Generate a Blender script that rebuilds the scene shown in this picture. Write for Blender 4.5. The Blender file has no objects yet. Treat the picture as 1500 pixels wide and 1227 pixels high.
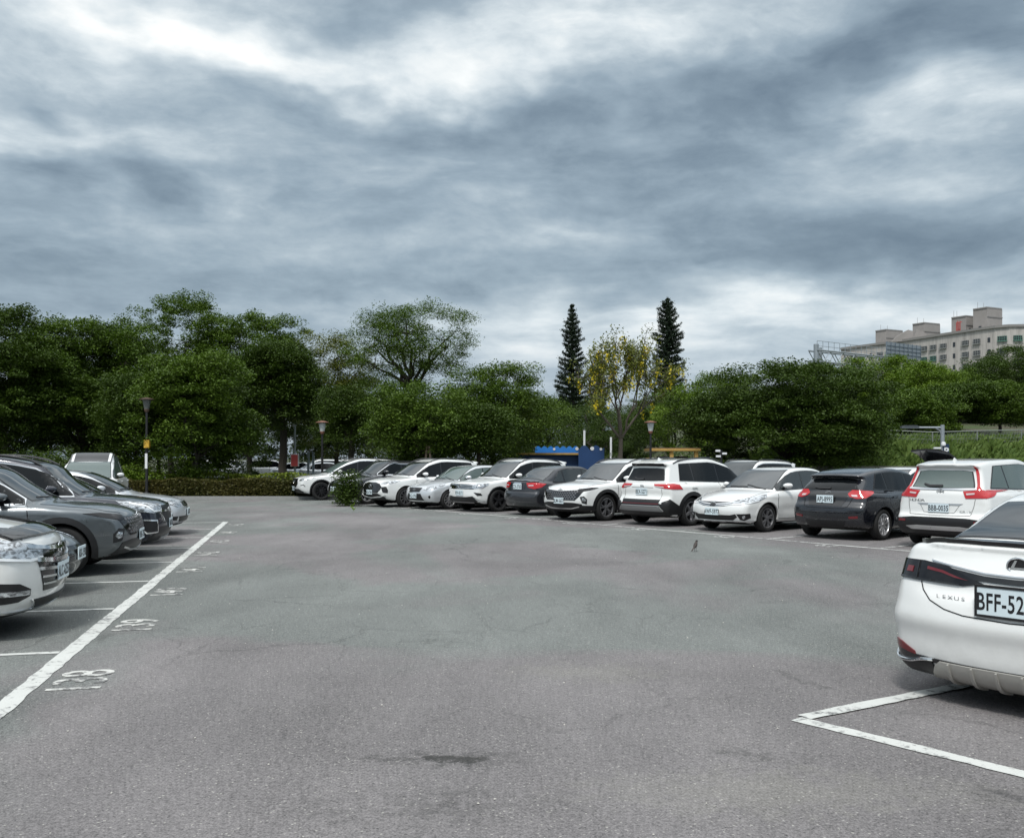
import bpy, math, random
import numpy as np
from mathutils import Vector, Matrix
from mathutils.geometry import delaunay_2d_cdt
S = bpy.context.scene
COL = S.collection
R = math.radians
# ------------------------------------------------------------ camera
CAM_H, FPX, HZ = 1.70, 1350.0, 671.0           # eye height, focal length in photo pixels, horizon row
cam_d = bpy.data.cameras.new('camera'); cam = bpy.data.objects.new('camera', cam_d); COL.objects.link(cam)
cam.location = (0, 0, CAM_H); cam.rotation_euler = (R(90), 0, 0)
cam_d.sensor_width = 36.0; cam_d.lens = 36.0*FPX/1500.0
cam_d.shift_y = (HZ-613.5)/1500.0
cam_d.clip_start = 0.05; cam_d.clip_end = 6000
S.camera = cam
S.view_settings.view_transform = 'Standard'; S.view_settings.look = 'None'
S.view_settings.exposure = 1.0; S.view_settings.gamma = 1.0
S.render.resolution_x = 1024; S.render.resolution_y = 837
S.render.engine = 'CYCLES'
S.cycles.use_denoising = True
S.cycles.max_bounces = 8; S.cycles.diffuse_bounces = 3; S.cycles.glossy_bounces = 4
S.cycles.transparent_max_bounces = 8; S.cycles.transmission_bounces = 4
def G(px, py, z=0.0):
    """world point at height z that the photo shows at (px,py)"""
    Y = FPX*(CAM_H-z)/(py-HZ)
    return Vector(((px-750)/FPX*Y, Y, z))
def AT(px, Y):                                    # world x at depth Y
    return (px-750)/FPX*Y
def HT(py, Y):                                    # world height at depth Y
    return CAM_H+(HZ-py)/FPX*Y
# ------------------------------------------------------------ node helper
class NT:
    def __init__(s, nt): s.t = nt; s.n = nt.nodes; s.l = nt.links
    def new(s, ty, **kw):
        n = s.n.new(ty)
        for k, v in kw.items(): setattr(n, k, v)
        return n
    def put(s, sock, v):
        if v is None: return
        if isinstance(v, bpy.types.NodeSocket): s.l.new(v, sock)
        else:
            try: sock.default_value = v
            except Exception: sock.default_value = (*v, 1.0)
    def m(s, op, a, b=None, c=None, clamp=False):
        n = s.new('ShaderNodeMath', operation=op, use_clamp=clamp)
        s.put(n.inputs[0], a)
        if b is not None: s.put(n.inputs[1], b)
        if c is not None: s.put(n.inputs[2], c)
        return n.outputs[0]
    def vm(s, op, a, b=None):
        n = s.new('ShaderNodeVectorMath', operation=op); s.put(n.inputs[0], a)
        if b is not None: s.put(n.inputs[1], b)
        return n.outputs[0]
    def noise(s, vec, scale, detail=4, rough=.5, dist=0, out=0, dim='3D', lac=2.0):
        n = s.new('ShaderNodeTexNoise', noise_dimensions=dim)
        if vec is not None: s.put(n.inputs['Vector'], vec)
        n.inputs['Scale'].default_value = scale; n.inputs['Detail'].default_value = detail
        n.inputs['Roughness'].default_value = rough; n.inputs['Distortion'].default_value = dist
        n.inputs['Lacunarity'].default_value = lac
        return n.outputs[out]
    def vor(s, vec, scale, feature='F1', out='Distance', rnd=1.0):
        n = s.new('ShaderNodeTexVoronoi', feature=feature)
        s.put(n.inputs['Vector'], vec); n.inputs['Scale'].default_value = scale
        n.inputs['Randomness'].default_value = rnd
        return n.outputs[out]
    def ramp(s, f, stops, interp='LINEAR'):
        n = s.new('ShaderNodeValToRGB'); n.color_ramp.interpolation = interp
        e = n.color_ramp.elements
        while len(e) < len(stops): e.new(.5)
        for q, (p, c) in zip(e, stops):
            q.position = p
            q.color = (c, c, c, 1) if isinstance(c, (int, float)) else (*c, 1)
        s.put(n.inputs[0], f); return n.outputs[0]
    def mr(s, f, a, b, c=0., d=1., smooth=False):
        n = s.new('ShaderNodeMapRange'); n.clamp = True
        if smooth: n.interpolation_type = 'SMOOTHSTEP'
        s.put(n.inputs[0], f)
        for i, v in enumerate((a, b, c, d)): s.put(n.inputs[i+1], v)
        return n.outputs[0]
    def mix(s, f, a, b, mode='MIX'):
        n = s.new('ShaderNodeMix', data_type='RGBA', blend_type=mode)
        s.put(n.inputs[0], f)
        for i, v in ((6, a), (7, b)):
            if isinstance(v, bpy.types.NodeSocket): s.l.new(v, n.inputs[i])
            elif isinstance(v, (int, float)): n.inputs[i].default_value = (v, v, v, 1)
            else: n.inputs[i].default_value = (*v[:3], 1)
        return n.outputs[2]
    def sep(s, v):
        n = s.new('ShaderNodeSeparateXYZ'); s.put(n.inputs[0], v); return n.outputs
    def comb(s, x, y, z=0.):
        n = s.new('ShaderNodeCombineXYZ')
        for i, v in enumerate((x, y, z)): s.put(n.inputs[i], v)
        return n.outputs[0]
    def map(s, v, loc=(0, 0, 0), rot=(0, 0, 0), sc=(1, 1, 1)):
        n = s.new('ShaderNodeMapping'); s.put(n.inputs[0], v)
        n.inputs[1].default_value = loc; n.inputs[2].default_value = rot; n.inputs[3].default_value = sc
        return n.outputs[0]
    def bump(s, h, strength=.3, dist=.01):
        n = s.new('ShaderNodeBump'); n.inputs['Strength'].default_value = strength
        n.inputs['Distance'].default_value = dist; s.put(n.inputs['Height'], h); return n.outputs[0]
def new_mat(name):
    m = bpy.data.materials.new(name); m.use_nodes = True
    t = NT(m.node_tree); p = m.node_tree.nodes['Principled BSDF']
    return m, t, p
def simple(name, col, rough=.5, metal=0., coat=0., noise=.08, nscale=30., spec=None, ior=None, emit=None, bump=0.):
    m, t, p = new_mat(name)
    tc = t.new('ShaderNodeTexCoord').outputs['Object']
    f = t.noise(tc, nscale, 5, .6)
    lo = tuple(c*(1-noise) for c in col); hi = tuple(min(1, c*(1+noise)) for c in col)
    t.put(p.inputs['Base Color'], t.mix(f, lo, hi))
    t.put(p.inputs['Roughness'], t.mr(f, .3, .7, max(0, rough-.05), min(1, rough+.05)))
    p.inputs['Metallic'].default_value = metal
    if coat: p.inputs['Coat Weight'].default_value = coat; p.inputs['Coat Roughness'].default_value = .03
    if ior: p.inputs['IOR'].default_value = ior
    if emit: p.inputs['Emission Color'].default_value = (*col, 1); p.inputs['Emission Strength'].default_value = emit
    if bump: t.put(p.inputs['Normal'], t.bump(f, bump, .01))
    return m
# ------------------------------------------------------------ world: overcast, broken clouds
SUN_EL, SUN_ROT = R(58), R(200)
w = bpy.data.worlds.new('World'); S.world = w; w.use_nodes = True
t = NT(w.node_tree); t.n.clear()
sky = t.new('ShaderNodeTexSky', sky_type='NISHITA'); sky.sun_disc = False
sky.sun_elevation = SUN_EL; sky.sun_rotation = SUN_ROT; sky.air_density = 1.2; sky.dust_density = 2.0
gen = t.new('ShaderNodeTexCoord').outputs['Generated']
sx, sy, sz = t.sep(gen)
el = t.m('ARCSINE', sz)
az = t.m('ARCTAN2', sx, sy)
zz = t.m('ADD', t.m('MAXIMUM', sz, 0.), .10)
pc = t.comb(t.m('DIVIDE', sx, zz), t.m('DIVIDE', sy, zz), 0.)
warp = t.noise(t.map(pc, sc=(.55, .55, 1)), 1.0, 3, .5, out=1)
pw = t.vm('ADD', pc, t.vm('MULTIPLY', t.vm('SUBTRACT', warp, (.5, .5, .5)), (1.1, 1.1, 0)))
big = t.noise(t.map(pw, loc=(3.3, 1.7, 0), sc=(.42, .62, 1)), 1.0, 9, .54, .05)
fine = t.noise(t.map(pw, loc=(7.1, 9.4, 2), sc=(1.3, 2.0, 1)), 1.0, 7, .56, .1)
# angular coordinates, gently warped, for the large bright and dark banks of cloud
wr = t.noise(t.comb(t.m('MULTIPLY', az, 4.2), t.m('MULTIPLY', el, 9.0)), 1.0, 4, .52, .1, out=1)
wx, wy, _ = t.sep(t.vm('SUBTRACT', wr, (.5, .5, .5)))
azw = t.m('ADD', az, t.m('MULTIPLY', wx, .34)); elw = t.m('ADD', el, t.m('MULTIPLY', wy, .17))
BL = [  # photo x, y, half width, half height, tilt, amount
 (470, 92, 330, 38, .10, .37), (860, 72, 250, 46, .0, .37), (80, 100, 230, 60, 0, .08), (240, 20, 200, 30, 0, .12),
 (1450, 150, 110, 60, 0, .24), (1330, 160, 60, 40, 0, .10), (800, 335, 110, 24, .1, .17), (1180, 460, 330, 40, .05, .30), (1010, 520, 200, 45, 0, .18),
 (120, 190, 260, 40, 0, .14), (420, 275, 160, 35, .1, .08), (700, 440, 240, 40, 0, -.02), (480, 350, 200, 25, 0, .05),
 (1330, 50, 250, 56, -.1, -.40), (560, 150, 190, 40, 0, -.20), (960, 205, 380, 60, .12, -.30), (1300, 320, 360, 50, .05, -.34),
 (1120, 150, 160, 45, 0, -.08), (185, 240, 105, 30, .0, -.34), (255, 275, 50, 22, .0, -.18), (42, 130, 26, 20, 0, -.20), (40, 242, 46, 26, 0, -.30), (700, 290, 260, 36, 0, -.12),
 (300, 400, 420, 45, 0, -.10), (1000, 380, 330, 36, 0, -.16), (150, 330, 300, 40, 0, -.06), (600, 20, 260, 22, 0, -.08)]
acc = None
for (bx, by, bw, bh, tl, am) in BL:
    a0 = math.atan2(bx-750, FPX); e0 = math.atan2(HZ-by, math.hypot(FPX, bx-750))
    dx = t.m('SUBTRACT', azw, a0); dy = t.m('SUBTRACT', elw, e0)
    if tl: dy = t.m('MULTIPLY_ADD', dx, tl, dy)
    q = t.m('ADD', t.m('POWER', t.m('DIVIDE', dx, bw/FPX), 2.0), t.m('POWER', t.m('DIVIDE', dy, bh/FPX), 2.0))
    g = t.m('MULTIPLY', t.m('EXPONENT', t.m('MULTIPLY', q, -.8)), am)
    acc = g if acc is None else t.m('ADD', acc, g)
front = t.mr(sy, 0., .35, 0., 1., True)
acc = t.m('MULTIPLY', acc, front)
v = t.m('ADD', t.m('MULTIPLY_ADD', t.m('SUBTRACT', big, .5), .85, .50), t.m('MULTIPLY', t.m('SUBTRACT', fine, .5), .55))
v = t.m('ADD', v, t.m('MULTIPLY', acc, t.m('ADD', .75, t.m('MULTIPLY', fine, .6))))
azc = t.m('ADD', az, t.m('MULTIPLY', wx, .10)); elc = t.m('ADD', el, t.m('MULTIPLY', wy, .06))
ang = t.noise(t.map(t.comb(azc, elc), sc=(3.6, 12, 1), rot=(0, 0, -.05)), 1.0, 10, .58, .2)
puff = t.noise(t.map(t.comb(az, t.m('MULTIPLY_ADD', az, .12, el)), loc=(5, 2, 0), sc=(15, 27, 1)), 1.0, 8, .60, .12)
crisp = t.mr(t.noise(t.comb(t.m('MULTIPLY', azc, 7.5), t.m('MULTIPLY', elc, 17)), 1.0, 12, .62, .12), .40, .60, -.5, .5)
v = t.m('ADD', v, t.m('ADD', t.m('MULTIPLY', t.m('SUBTRACT', ang, .5), .85), t.m('ADD', t.m('MULTIPLY', t.m('SUBTRACT', puff, .5), .30), t.m('MULTIPLY', crisp, .13))))
ccol = t.ramp(v, [(.0, (.080, .110, .140)), (.20, (.116, .153, .186)), (.38, (.165, .209, .245)), (.52, (.218, .262, .294)),
                  (.66, (.295, .337, .362)), (.80, (.39, .425, .44)), (.92, (.475, .495, .495)), (1.0, (.53, .54, .535))])
hz_t = t.mr(el, .02, .20, .55, 0., True)
ccol = t.mix(hz_t, ccol, (.205, .248, .305))
over = t.mr(el, R(27), R(55), 1.0, 2.0, True)        # thinner, brighter cloud overhead, beyond the frame
ccol = t.mix(t.mr(el, R(24), R(42), 0., .72, True), ccol, t.mix(big, (.31, .325, .335), (.42, .425, .42)))
behind = t.mr(sy, -.5, .3, 1.25, 1.0, True)
stren = t.m('MULTIPLY', over, behind)
bgc = t.new('ShaderNodeBackground'); t.put(bgc.inputs[0], ccol); t.put(bgc.inputs[1], stren)
bgs = t.new('ShaderNodeBackground'); t.put(bgs.inputs[0], sky.outputs[0]); bgs.inputs[1].default_value = .08
mx = t.new('ShaderNodeMixShader'); mx.inputs[0].default_value = .93
t.l.new(bgs.outputs[0], mx.inputs[1]); t.l.new(bgc.outputs[0], mx.inputs[2])
wo = t.new('ShaderNodeOutputWorld'); t.l.new(mx.outputs[0], wo.inputs[0])
w.cycles.sampling_method = 'MANUAL'; w.cycles.sample_map_resolution = 512
# ------------------------------------------------------------ sun, veiled
sd = bpy.data.lights.new('sun', 'SUN'); sd.energy = 1.3; sd.angle = R(11); sd.color = (1., .98, .945)
so = bpy.data.objects.new('sun', sd); COL.objects.link(so)
_dir = Vector((math.sin(SUN_ROT)*math.cos(SUN_EL), math.cos(SUN_ROT)*math.cos(SUN_EL), math.sin(SUN_EL)))
so.rotation_euler = _dir.to_track_quat('Z', 'Y').to_euler(); so.location = (0, 0, 60)
# ------------------------------------------------------------ object helpers
def tag(o, label=None, cat=None, group=None, kind=None):
    if label: o['label'] = label
    if cat: o['category'] = cat
    if group: o['group'] = group
    if kind: o['kind'] = kind
    return o
def empty(name, loc=(0, 0, 0), rz=0.):
    o = bpy.data.objects.new(name, None); COL.objects.link(o); o.location = loc; o.rotation_euler = (0, 0, rz)
    o.empty_display_size = .2
    return o
def raw(name, V, F, mats=(), smooth=False, parent=None, sharp=None, mi=None):
    me = bpy.data.meshes.new(name)
    V = np.asarray(V, dtype=np.float32).reshape(-1, 3)
    if isinstance(F, np.ndarray):
        n = len(F); k = F.shape[1]
        me.vertices.add(len(V)); me.vertices.foreach_set('co', V.ravel())
        me.loops.add(n*k); me.loops.foreach_set('vertex_index', F.astype(np.int32).ravel())
        me.polygons.add(n); me.polygons.foreach_set('loop_start', np.arange(0, n*k, k, dtype=np.int32))
        me.update(calc_edges=True); me.validate()
    else:
        me.from_pydata([tuple(map(float, v)) for v in V], [], F); me.update()
    for m in (mats if isinstance(mats, (list, tuple)) else [mats]): me.materials.append(m)
    if mi is not None and len(mi) == len(me.polygons): me.polygons.foreach_set('material_index', np.asarray(mi, dtype=np.int32))
    if smooth:
        me.polygons.foreach_set('use_smooth', np.ones(len(me.polygons), dtype=bool))
        if sharp: me.set_sharp_from_angle(angle=R(sharp))
    me.update()
    o = bpy.data.objects.new(name, me); COL.objects.link(o)
    if parent is not None: o.parent = parent
    return o
class MB:
    """collects simple solids into one mesh"""
    def __init__(s): s.V = []; s.F = []
    def add(s, V, F):
        b = len(s.V); s.V += [tuple(v) for v in V]; s.F += [tuple(i+b for i in f) for f in F]; return s
    def box(s, c, d, rz=0., M=None):
        x, y, z = d[0]/2, d[1]/2, d[2]/2
        V = [Vector((i*x, j*y, k*z)) for i in (-1, 1) for j in (-1, 1) for k in (-1, 1)]
        if rz: V = [Matrix.Rotation(rz, 3, 'Z') @ v for v in V]
        if M is not None: V = [M @ v for v in V]
        V = [v+Vector(c) for v in V]
        return s.add(V, [(0, 1, 3, 2), (4, 6, 7, 5), (0, 4, 5, 1), (2, 3, 7, 6), (0, 2, 6, 4), (1, 5, 7, 3)])
    def tube(s, pts, rad, n=8, cap=True, flat=1.0):
        pts = [Vector(p) for p in pts]
        if not isinstance(rad, (list, tuple)): rad = [rad]*len(pts)
        V = []; F = []; up0 = None
        for i, p in enumerate(pts):
            d = (pts[min(i+1, len(pts)-1)]-pts[max(i-1, 0)])
            d = d.normalized() if d.length > 1e-9 else Vector((0, 0, 1))
            if up0 is None: up0 = Vector((0, 0, 1)) if abs(d.z) < .9 else Vector((1, 0, 0))
            a = d.cross(up0)
            a = a.normalized() if a.length > 1e-6 else d.orthogonal().normalized()
            b = a.cross(d).normalized(); up0 = b
            for k in range(n):
                t_ = 2*math.pi*k/n
                V.append(p+(a*math.cos(t_)+b*math.sin(t_)*flat)*rad[i])
        for i in range(len(pts)-1):
            for k in range(n):
                F.append((i*n+k, i*n+(k+1) % n, (i+1)*n+(k+1) % n, (i+1)*n+k))
        if cap: F.append(tuple(range(n))[::-1]); F.append(tuple((len(pts)-1)*n+k for k in range(n)))
        return s.add(V, F)
    def lathe(s, prof, n=24, M=None, close=False):
        """prof (r,z) pairs about z"""
        V = []; F = []
        for (r_, z_) in prof:
            for k in range(n):
                a = 2*math.pi*k/n; V.append(Vector((r_*math.cos(a), r_*math.sin(a), z_)))
        m_ = len(prof)
        for i in range(m_-(0 if close else 1)):
            j = (i+1) % m_
            for k in range(n): F.append((i*n+k, i*n+(k+1) % n, j*n+(k+1) % n, j*n+k))
        if not close:
            F.append(tuple(range(n))[::-1]); F.append(tuple((m_-1)*n+k for k in range(n)))
        if M is not None: V = [M @ v for v in V]
        return s.add(V, F)
    def prism(s, poly, h, M=None, off=0.):
        """poly (x,y) extruded in z from off to off+h"""
        n = len(poly)
        V = [Vector((p[0], p[1], off)) for p in poly]+[Vector((p[0], p[1], off+h)) for p in poly]
        F = [tuple(range(n))[::-1], tuple(range(n, 2*n))]+[(i, (i+1) % n, n+(i+1) % n, n+i) for i in range(n)]
        if M is not None: V = [M @ v for v in V]
        return s.add(V, F)
    def obj(s, name, mats, parent=None, smooth=True, sharp=35):
        return raw(name, s.V, s.F, mats, smooth, parent, sharp)
_font_cache = {}
def text_mesh(name, body, size, mat, parent=None, loc=(0, 0, 0), rot=None, depth=.002, wide=1.0, bold=0.0, align='CENTER', spacing=1.0):
    cu = bpy.data.curves.new(name, 'FONT'); cu.body = body; cu.size = size; cu.extrude = depth; cu.offset = bold
    cu.align_x = align; cu.align_y = 'CENTER'; cu.space_character = spacing; cu.resolution_u = 3
    tmp = bpy.data.objects.new('tmp', cu)
    me = bpy.data.meshes.new_from_object(tmp); bpy.data.objects.remove(tmp); bpy.data.curves.remove(cu)
    me.name = name
    M = Matrix.Diagonal((wide, 1, 1, 1))
    if rot is not None: M = rot.to_4x4() @ M
    M = Matrix.Translation(loc) @ M
    me.transform(M); me.materials.clear(); me.materials.append(mat)
    o = bpy.data.objects.new(name, me); COL.objects.link(o)
    if parent is not None: o.parent = parent
    return o
# ============================================================ materials for cars
def paint(name, col, metal=0., rough=.32, coat=1., dirt=.5):
    m, t, p = new_mat(name)
    tc = t.new('ShaderNodeTexCoord').outputs['Object']
    f = t.noise(tc, 2.2, 4, .6); dust = t.noise(tc, 9, 6, .7)
    z = t.sep(tc)[2]
    grime = t.m('MULTIPLY', t.mr(z, .75, .22, 0., 1.), t.mr(dust, .35, .7, .0, .35))
    c = t.mix(f, tuple(x*.97 for x in col), col)
    c = t.mix(t.m('MULTIPLY', grime, dirt), c, (.16, .15, .135))
    t.put(p.inputs['Base Color'], c)
    p.inputs['Metallic'].default_value = metal
    t.put(p.inputs['Roughness'], t.mr(dust, .3, .75, rough-.05, rough+.1))
    p.inputs['Coat Weight'].default_value = coat
    t.put(p.inputs['Coat Roughness'], t.mr(dust, .4, .8, .02, .09))
    return m
P_WHITE = paint('white car paint', (.72, .73, .72)); P_PEARL = paint('pearl white car paint', (.72, .728, .712))
P_SILVER = paint('silver car paint', (.62, .64, .66), .55, .35); P_GREY = paint('grey metallic car paint', (.13, .145, .155), .75, .30)
P_DARK = paint('dark grey car paint', (.032, .034, .040), .5, .3, dirt=.15); P_BLACK = paint('black blue car paint', (.004, .005, .009), .0, .25, dirt=.08)
P_NAVY = paint('navy car paint', (.010, .013, .024), .3, .28, dirt=.15)
GLASS = simple('dark car glass', (.004, .005, .006), .03, noise=.1, ior=1.40)
GLASSW = simple('windscreen glass', (.016, .020, .022), .03, noise=.1, ior=2.3)
GLASSG = simple('green tinted car glass', (.085, .115, .108), .03, noise=.1, ior=1.7)
GLASSM = simple('mid tinted car glass', (.022, .028, .03), .03, noise=.1, ior=1.7)
BLACKP = simple('black car plastic', (.010, .010, .011), .45, nscale=60)
GREYP = simple('grey car plastic', (.16, .16, .16), .45)
GLOSSB = simple('gloss black trim', (.008, .008, .009), .12, coat=.5)
UNDER = simple('dark wheel well', (.003, .003, .003), .9)
CHROME = simple('chrome trim', (.78, .79, .8), .12, 1., noise=.03)
SATIN = simple('satin silver trim', (.55, .55, .55), .32, .8)
RED = simple('red tail light lens', (.42, .008, .012), .12, coat=.6)
REDD = simple('dark red tail light lens', (.13, .01, .014), .12, coat=.6)
LENSC = simple('clear tail light lens', (.55, .45, .45), .15, coat=.6)
RUBBER = simple('tyre rubber', (.009, .009, .009), .8, nscale=40)
RIMS = simple('silver alloy rim', (.62, .62, .63), .28, .8); RIMB = simple('black alloy rim', (.022, .022, .024), .3, .3)
RIMG = simple('machined dark alloy rim', (.22, .22, .23), .3, .7)
PLATE = simple('pale blue white number plate', (.66, .76, .80), .35, noise=.03)
INK = simple('black plate ink', (.01, .01, .012), .5)
DRL = simple('white lamp strip', (.85, .88, .9), .2, coat=.5)
def lamp_mat():
    m, t, p = new_mat('head lamp glass')
    tc = t.new('ShaderNodeTexCoord').outputs['Object']
    a = t.noise(t.map(tc, sc=(1, 1, 2.6)), 11, 3, .6, .8)
    n = t.noise(tc, 40, 3)
    t.put(p.inputs['Base Color'], t.mix(t.mr(a, .42, .58), (.16, .165, .17), (.66, .69, .72)))
    t.put(p.inputs['Roughness'], t.mr(n, .3, .7, .08, .3)); p.inputs['Metallic'].default_value = .7
    p.inputs['Coat Weight'].default_value = 1.; p.inputs['Coat Roughness'].default_value = .02
    return m
LAMP = lamp_mat()
LAMPD = simple('smoked lamp glass', (.007, .007, .009), .08, .0, noise=.5, nscale=14)
# ============================================================ car body as a distance field
def cr(pts, sub=6, closed=True):
    P = np.array(pts, float); n = len(P); out = []
    for i in range(n if closed else n-1):
        p0, p1, p2, p3 = P[(i-1) % n], P[i], P[(i+1) % n], P[(i+2) % n]
        if not closed:
            if i == 0: p0 = p1
            if i == n-2: p3 = p2
        # centripetal style tension limits overshoot on uneven spacing
        l1 = np.linalg.norm(p2-p1)+1e-9; l0 = np.linalg.norm(p1-p0)+1e-9; l2 = np.linalg.norm(p3-p2)+1e-9
        m1 = ((p1-p0)/l0*l1+(p2-p1))/2*min(1, 1.6*l0/l1) if l0 > 1e-6 else (p2-p1)
        m2 = ((p3-p2)/l2*l1+(p2-p1))/2*min(1, 1.6*l2/l1) if l2 > 1e-6 else (p2-p1)
        for k in range(sub):
            s = k/sub; s2 = s*s; s3 = s2*s
            out.append((2*s3-3*s2+1)*p1+(s3-2*s2+s)*m1+(-2*s3+3*s2)*p2+(s3-s2)*m2)
    if not closed: out.append(P[-1])
    return np.array(out)
def smax(a, b, k):
    h = np.maximum(k-np.abs(a-b), 0)/k
    return np.maximum(a, b)+h*h*k*.25
def smin(a, b, k): return -smax(-a, -b, k)
def sstep(x, a, b):
    t_ = np.clip((x-a)/(b-a), 0, 1); return t_*t_*(3-2*t_)
class Body:
    ST = .012; D0 = -.42; Z0 = -.2
    def __init__(s, q):
        s.q = q; s.L = q['L']; s.W = q['W']; s.low = s.grid(cr(q['low'], 5)); s.gh = s.grid(cr(q['gh'], 5))
        g = cr(q['gh'], 5); s.ghp = g
    def grid(s, P):
        nx = int((s.L+.84)/s.ST)+2; nz = int(2.3/s.ST)+2
        X, Z = np.meshgrid(s.D0+np.arange(nx)*s.ST, s.Z0+np.arange(nz)*s.ST, indexing='ij')
        dm = np.full(X.shape, 1e9); ins = np.zeros(X.shape, bool)
        n = len(P)
        for i in range(n):
            ax, az_ = P[i]; bx, bz = P[(i+1) % n]; ex, ez = bx-ax, bz-az_; l = ex*ex+ez*ez+1e-12
            u = np.clip(((X-ax)*ex+(Z-az_)*ez)/l, 0, 1)
            dm = np.minimum(dm, (X-ax-u*ex)**2+(Z-az_-u*ez)**2)
            c = ((az_ > Z) != (bz > Z)) & (X < (bx-ax)*(Z-az_)/(bz-az_+1e-12)+ax)
            ins ^= c
        dm = np.sqrt(dm); dm[ins] *= -1
        return dm
    def samp(s, g, d, z):
        u = np.clip((d-s.D0)/s.ST, 0, g.shape[0]-1.001); v = np.clip((z-s.Z0)/s.ST, 0, g.shape[1]-1.001)
        i = u.astype(int); j = v.astype(int); u = u-i; v = v-j
        return g[i, j]*(1-u)*(1-v)+g[i+1, j]*u*(1-v)+g[i, j+1]*(1-u)*v+g[i+1, j+1]*u*v
    def hw(s, d, z):
        q = s.q; h = s.W/2
        f = h-q.get('tf', .13)*(1-sstep(d, -.1, 1.15))-q.get('tr', .10)*sstep(d, s.L-1.1, s.L+.1)
        zs = [.18, .27, .40, .60, .80, .95, 1.10, 1.3]
        o = q.get('sec', [-.10, -.045, -.012, 0, -.006, -.030, -.075, -.16])
        f = f+np.interp(z, zs, o)
        for dw in (q['fw'], q['rw']):
            f = f+q.get('flare', .018)*np.exp(-((d-dw)/.47)**2-((z-.58)/.30)**2)
        mid = sstep(d, q['fw']+.3, q['fw']+.7)*(1-sstep(d, q['rw']-.7, q['rw']-.3))
        f = f-mid*q.get('scal', .016)*np.exp(-((z-.50)/.11)**2)
        cz = q.get('crease', .86)
        f = f+.010*np.exp(-np.abs(z-cz)/.03)*sstep(d, .7, 1.3)*(1-sstep(d, s.L-.8, s.L-.3))
        return f
    def sdf(s, P, wells=True):
        q = s.q; x, y, z = P[..., 0], P[..., 1], P[..., 2]; d = s.L/2-x; h = s.W/2
        ay = np.minimum(np.abs(y)/h, 1.1); p = q.get('bp', 2.4)
        tf = 1-sstep(d, .2, s.L*.40); tr = sstep(d, s.L*.60, s.L-.2)
        bow = -q.get('bf', .24)*ay**p*tf+q.get('br', .16)*ay**p*tr
        zc = z+q.get('cr', .045)*ay**2.2*sstep(z, .55, .85)
        a = s.samp(s.low, d+bow, zc)
        b = np.abs(y)-s.hw(d, z)
        low = smax(a, b*.97, q.get('kl', .08))
        bow2 = -q.get('bfg', .17)*ay**2.2*(1-sstep(d, s.L*.35, s.L*.55))+q.get('brg', .12)*ay**2.2*sstep(d, s.L*.5, s.L*.7)
        zg = z+q.get('crg', .05)*ay**2.2
        g = s.samp(s.gh, d+bow2, zg)
        gw = q.get('gw', h-.075)-q.get('tum', .36)*np.maximum(z-q.get('gz', .95), -.1)-q.get('gtr', .10)*sstep(d, s.L*.62, s.L)-q.get('gtf', .06)*(1-sstep(d, .9, s.L*.4))
        g = smax(g, (np.abs(y)-gw)*.94, q.get('kg', .075))
        f = smin(low, g, q.get('kb', .035))
        for fn in q.get('extra', ()): f = fn(s, f, d, np.abs(y), z)
        if wells:
            for dw in (q['fw'], q['rw']):
                wl = np.maximum(np.sqrt((d-dw)**2+(z-q['R'])**2)-(q['R']+q.get('gap', .055)), (h-.34)-np.abs(y))
                f = np.maximum(f, -wl)
        return f
    def grad(s, P, wells=True, e=.004):
        g = np.empty(P.shape)
        for k in range(3):
            o = np.zeros(3); o[k] = e
            g[..., k] = s.sdf(P+o, wells)-s.sdf(P-o, wells)
        return g/(np.linalg.norm(g, axis=-1, keepdims=True)+1e-9), np.linalg.norm(g, axis=-1)/(2*e)
    def mesh(s, h):
        x0, x1 = -s.L/2-.06, s.L/2+.06; yw = s.W/2+.10; H = s.q['H']+.12
        xs = np.arange(x0, x1+h, h); ny = int(math.ceil(yw/h)); ys = (np.arange(-ny, ny+1))*h+h*.0; zs = np.arange(.08, H, h)
        P = np.stack(np.meshgrid(xs, ys, zs, indexing='ij'), -1)
        f = np.empty(P.shape[:3])
        for i in range(0, len(xs), 16): f[i:i+16] = s.sdf(P[i:i+16])
        ins = f < 0; nx, ny_, nz = f.shape
        acc = np.zeros((nx-1, ny_-1, nz-1, 3)); cnt = np.zeros((nx-1, ny_-1, nz-1))
        corners = [(i, j, k) for i in (0, 1) for j in (0, 1) for k in (0, 1)]
        for a in range(8):
            for ax in range(3):
                c0 = corners[a]
                if c0[ax]: continue
                c1 = list(c0); c1[ax] = 1
                sl0 = tuple(slice(c, n-1+c) for c, n in zip(c0, f.shape)); sl1 = tuple(slice(c, n-1+c) for c, n in zip(c1, f.shape))
                v0 = f[sl0]; v1 = f[sl1]; m = (v0 < 0) != (v1 < 0)
                with np.errstate(divide='ignore', invalid='ignore'): u = np.where(m, v0/(v0-v1), 0)
                for b in range(3): acc[..., b] += np.where(m, (c0[b]+(u if b == ax else 0)), 0)
                cnt += m
        act = cnt > 0; idx = -np.ones(act.shape, int); idx[act] = np.arange(act.sum())
        ii = np.argwhere(act)
        V = acc[act]/cnt[act][:, None]
        V = np.stack([xs[ii[:, 0]], ys[ii[:, 1]], zs[ii[:, 2]]], 1)+V*h
        for _ in range(3):
            g, gl = s.grad(V, True, .003); fv = s.sdf(V)
            V = V-g*np.clip(fv/np.maximum(gl, .5), -h*.5, h*.5)[:, None]
        F = []
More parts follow.
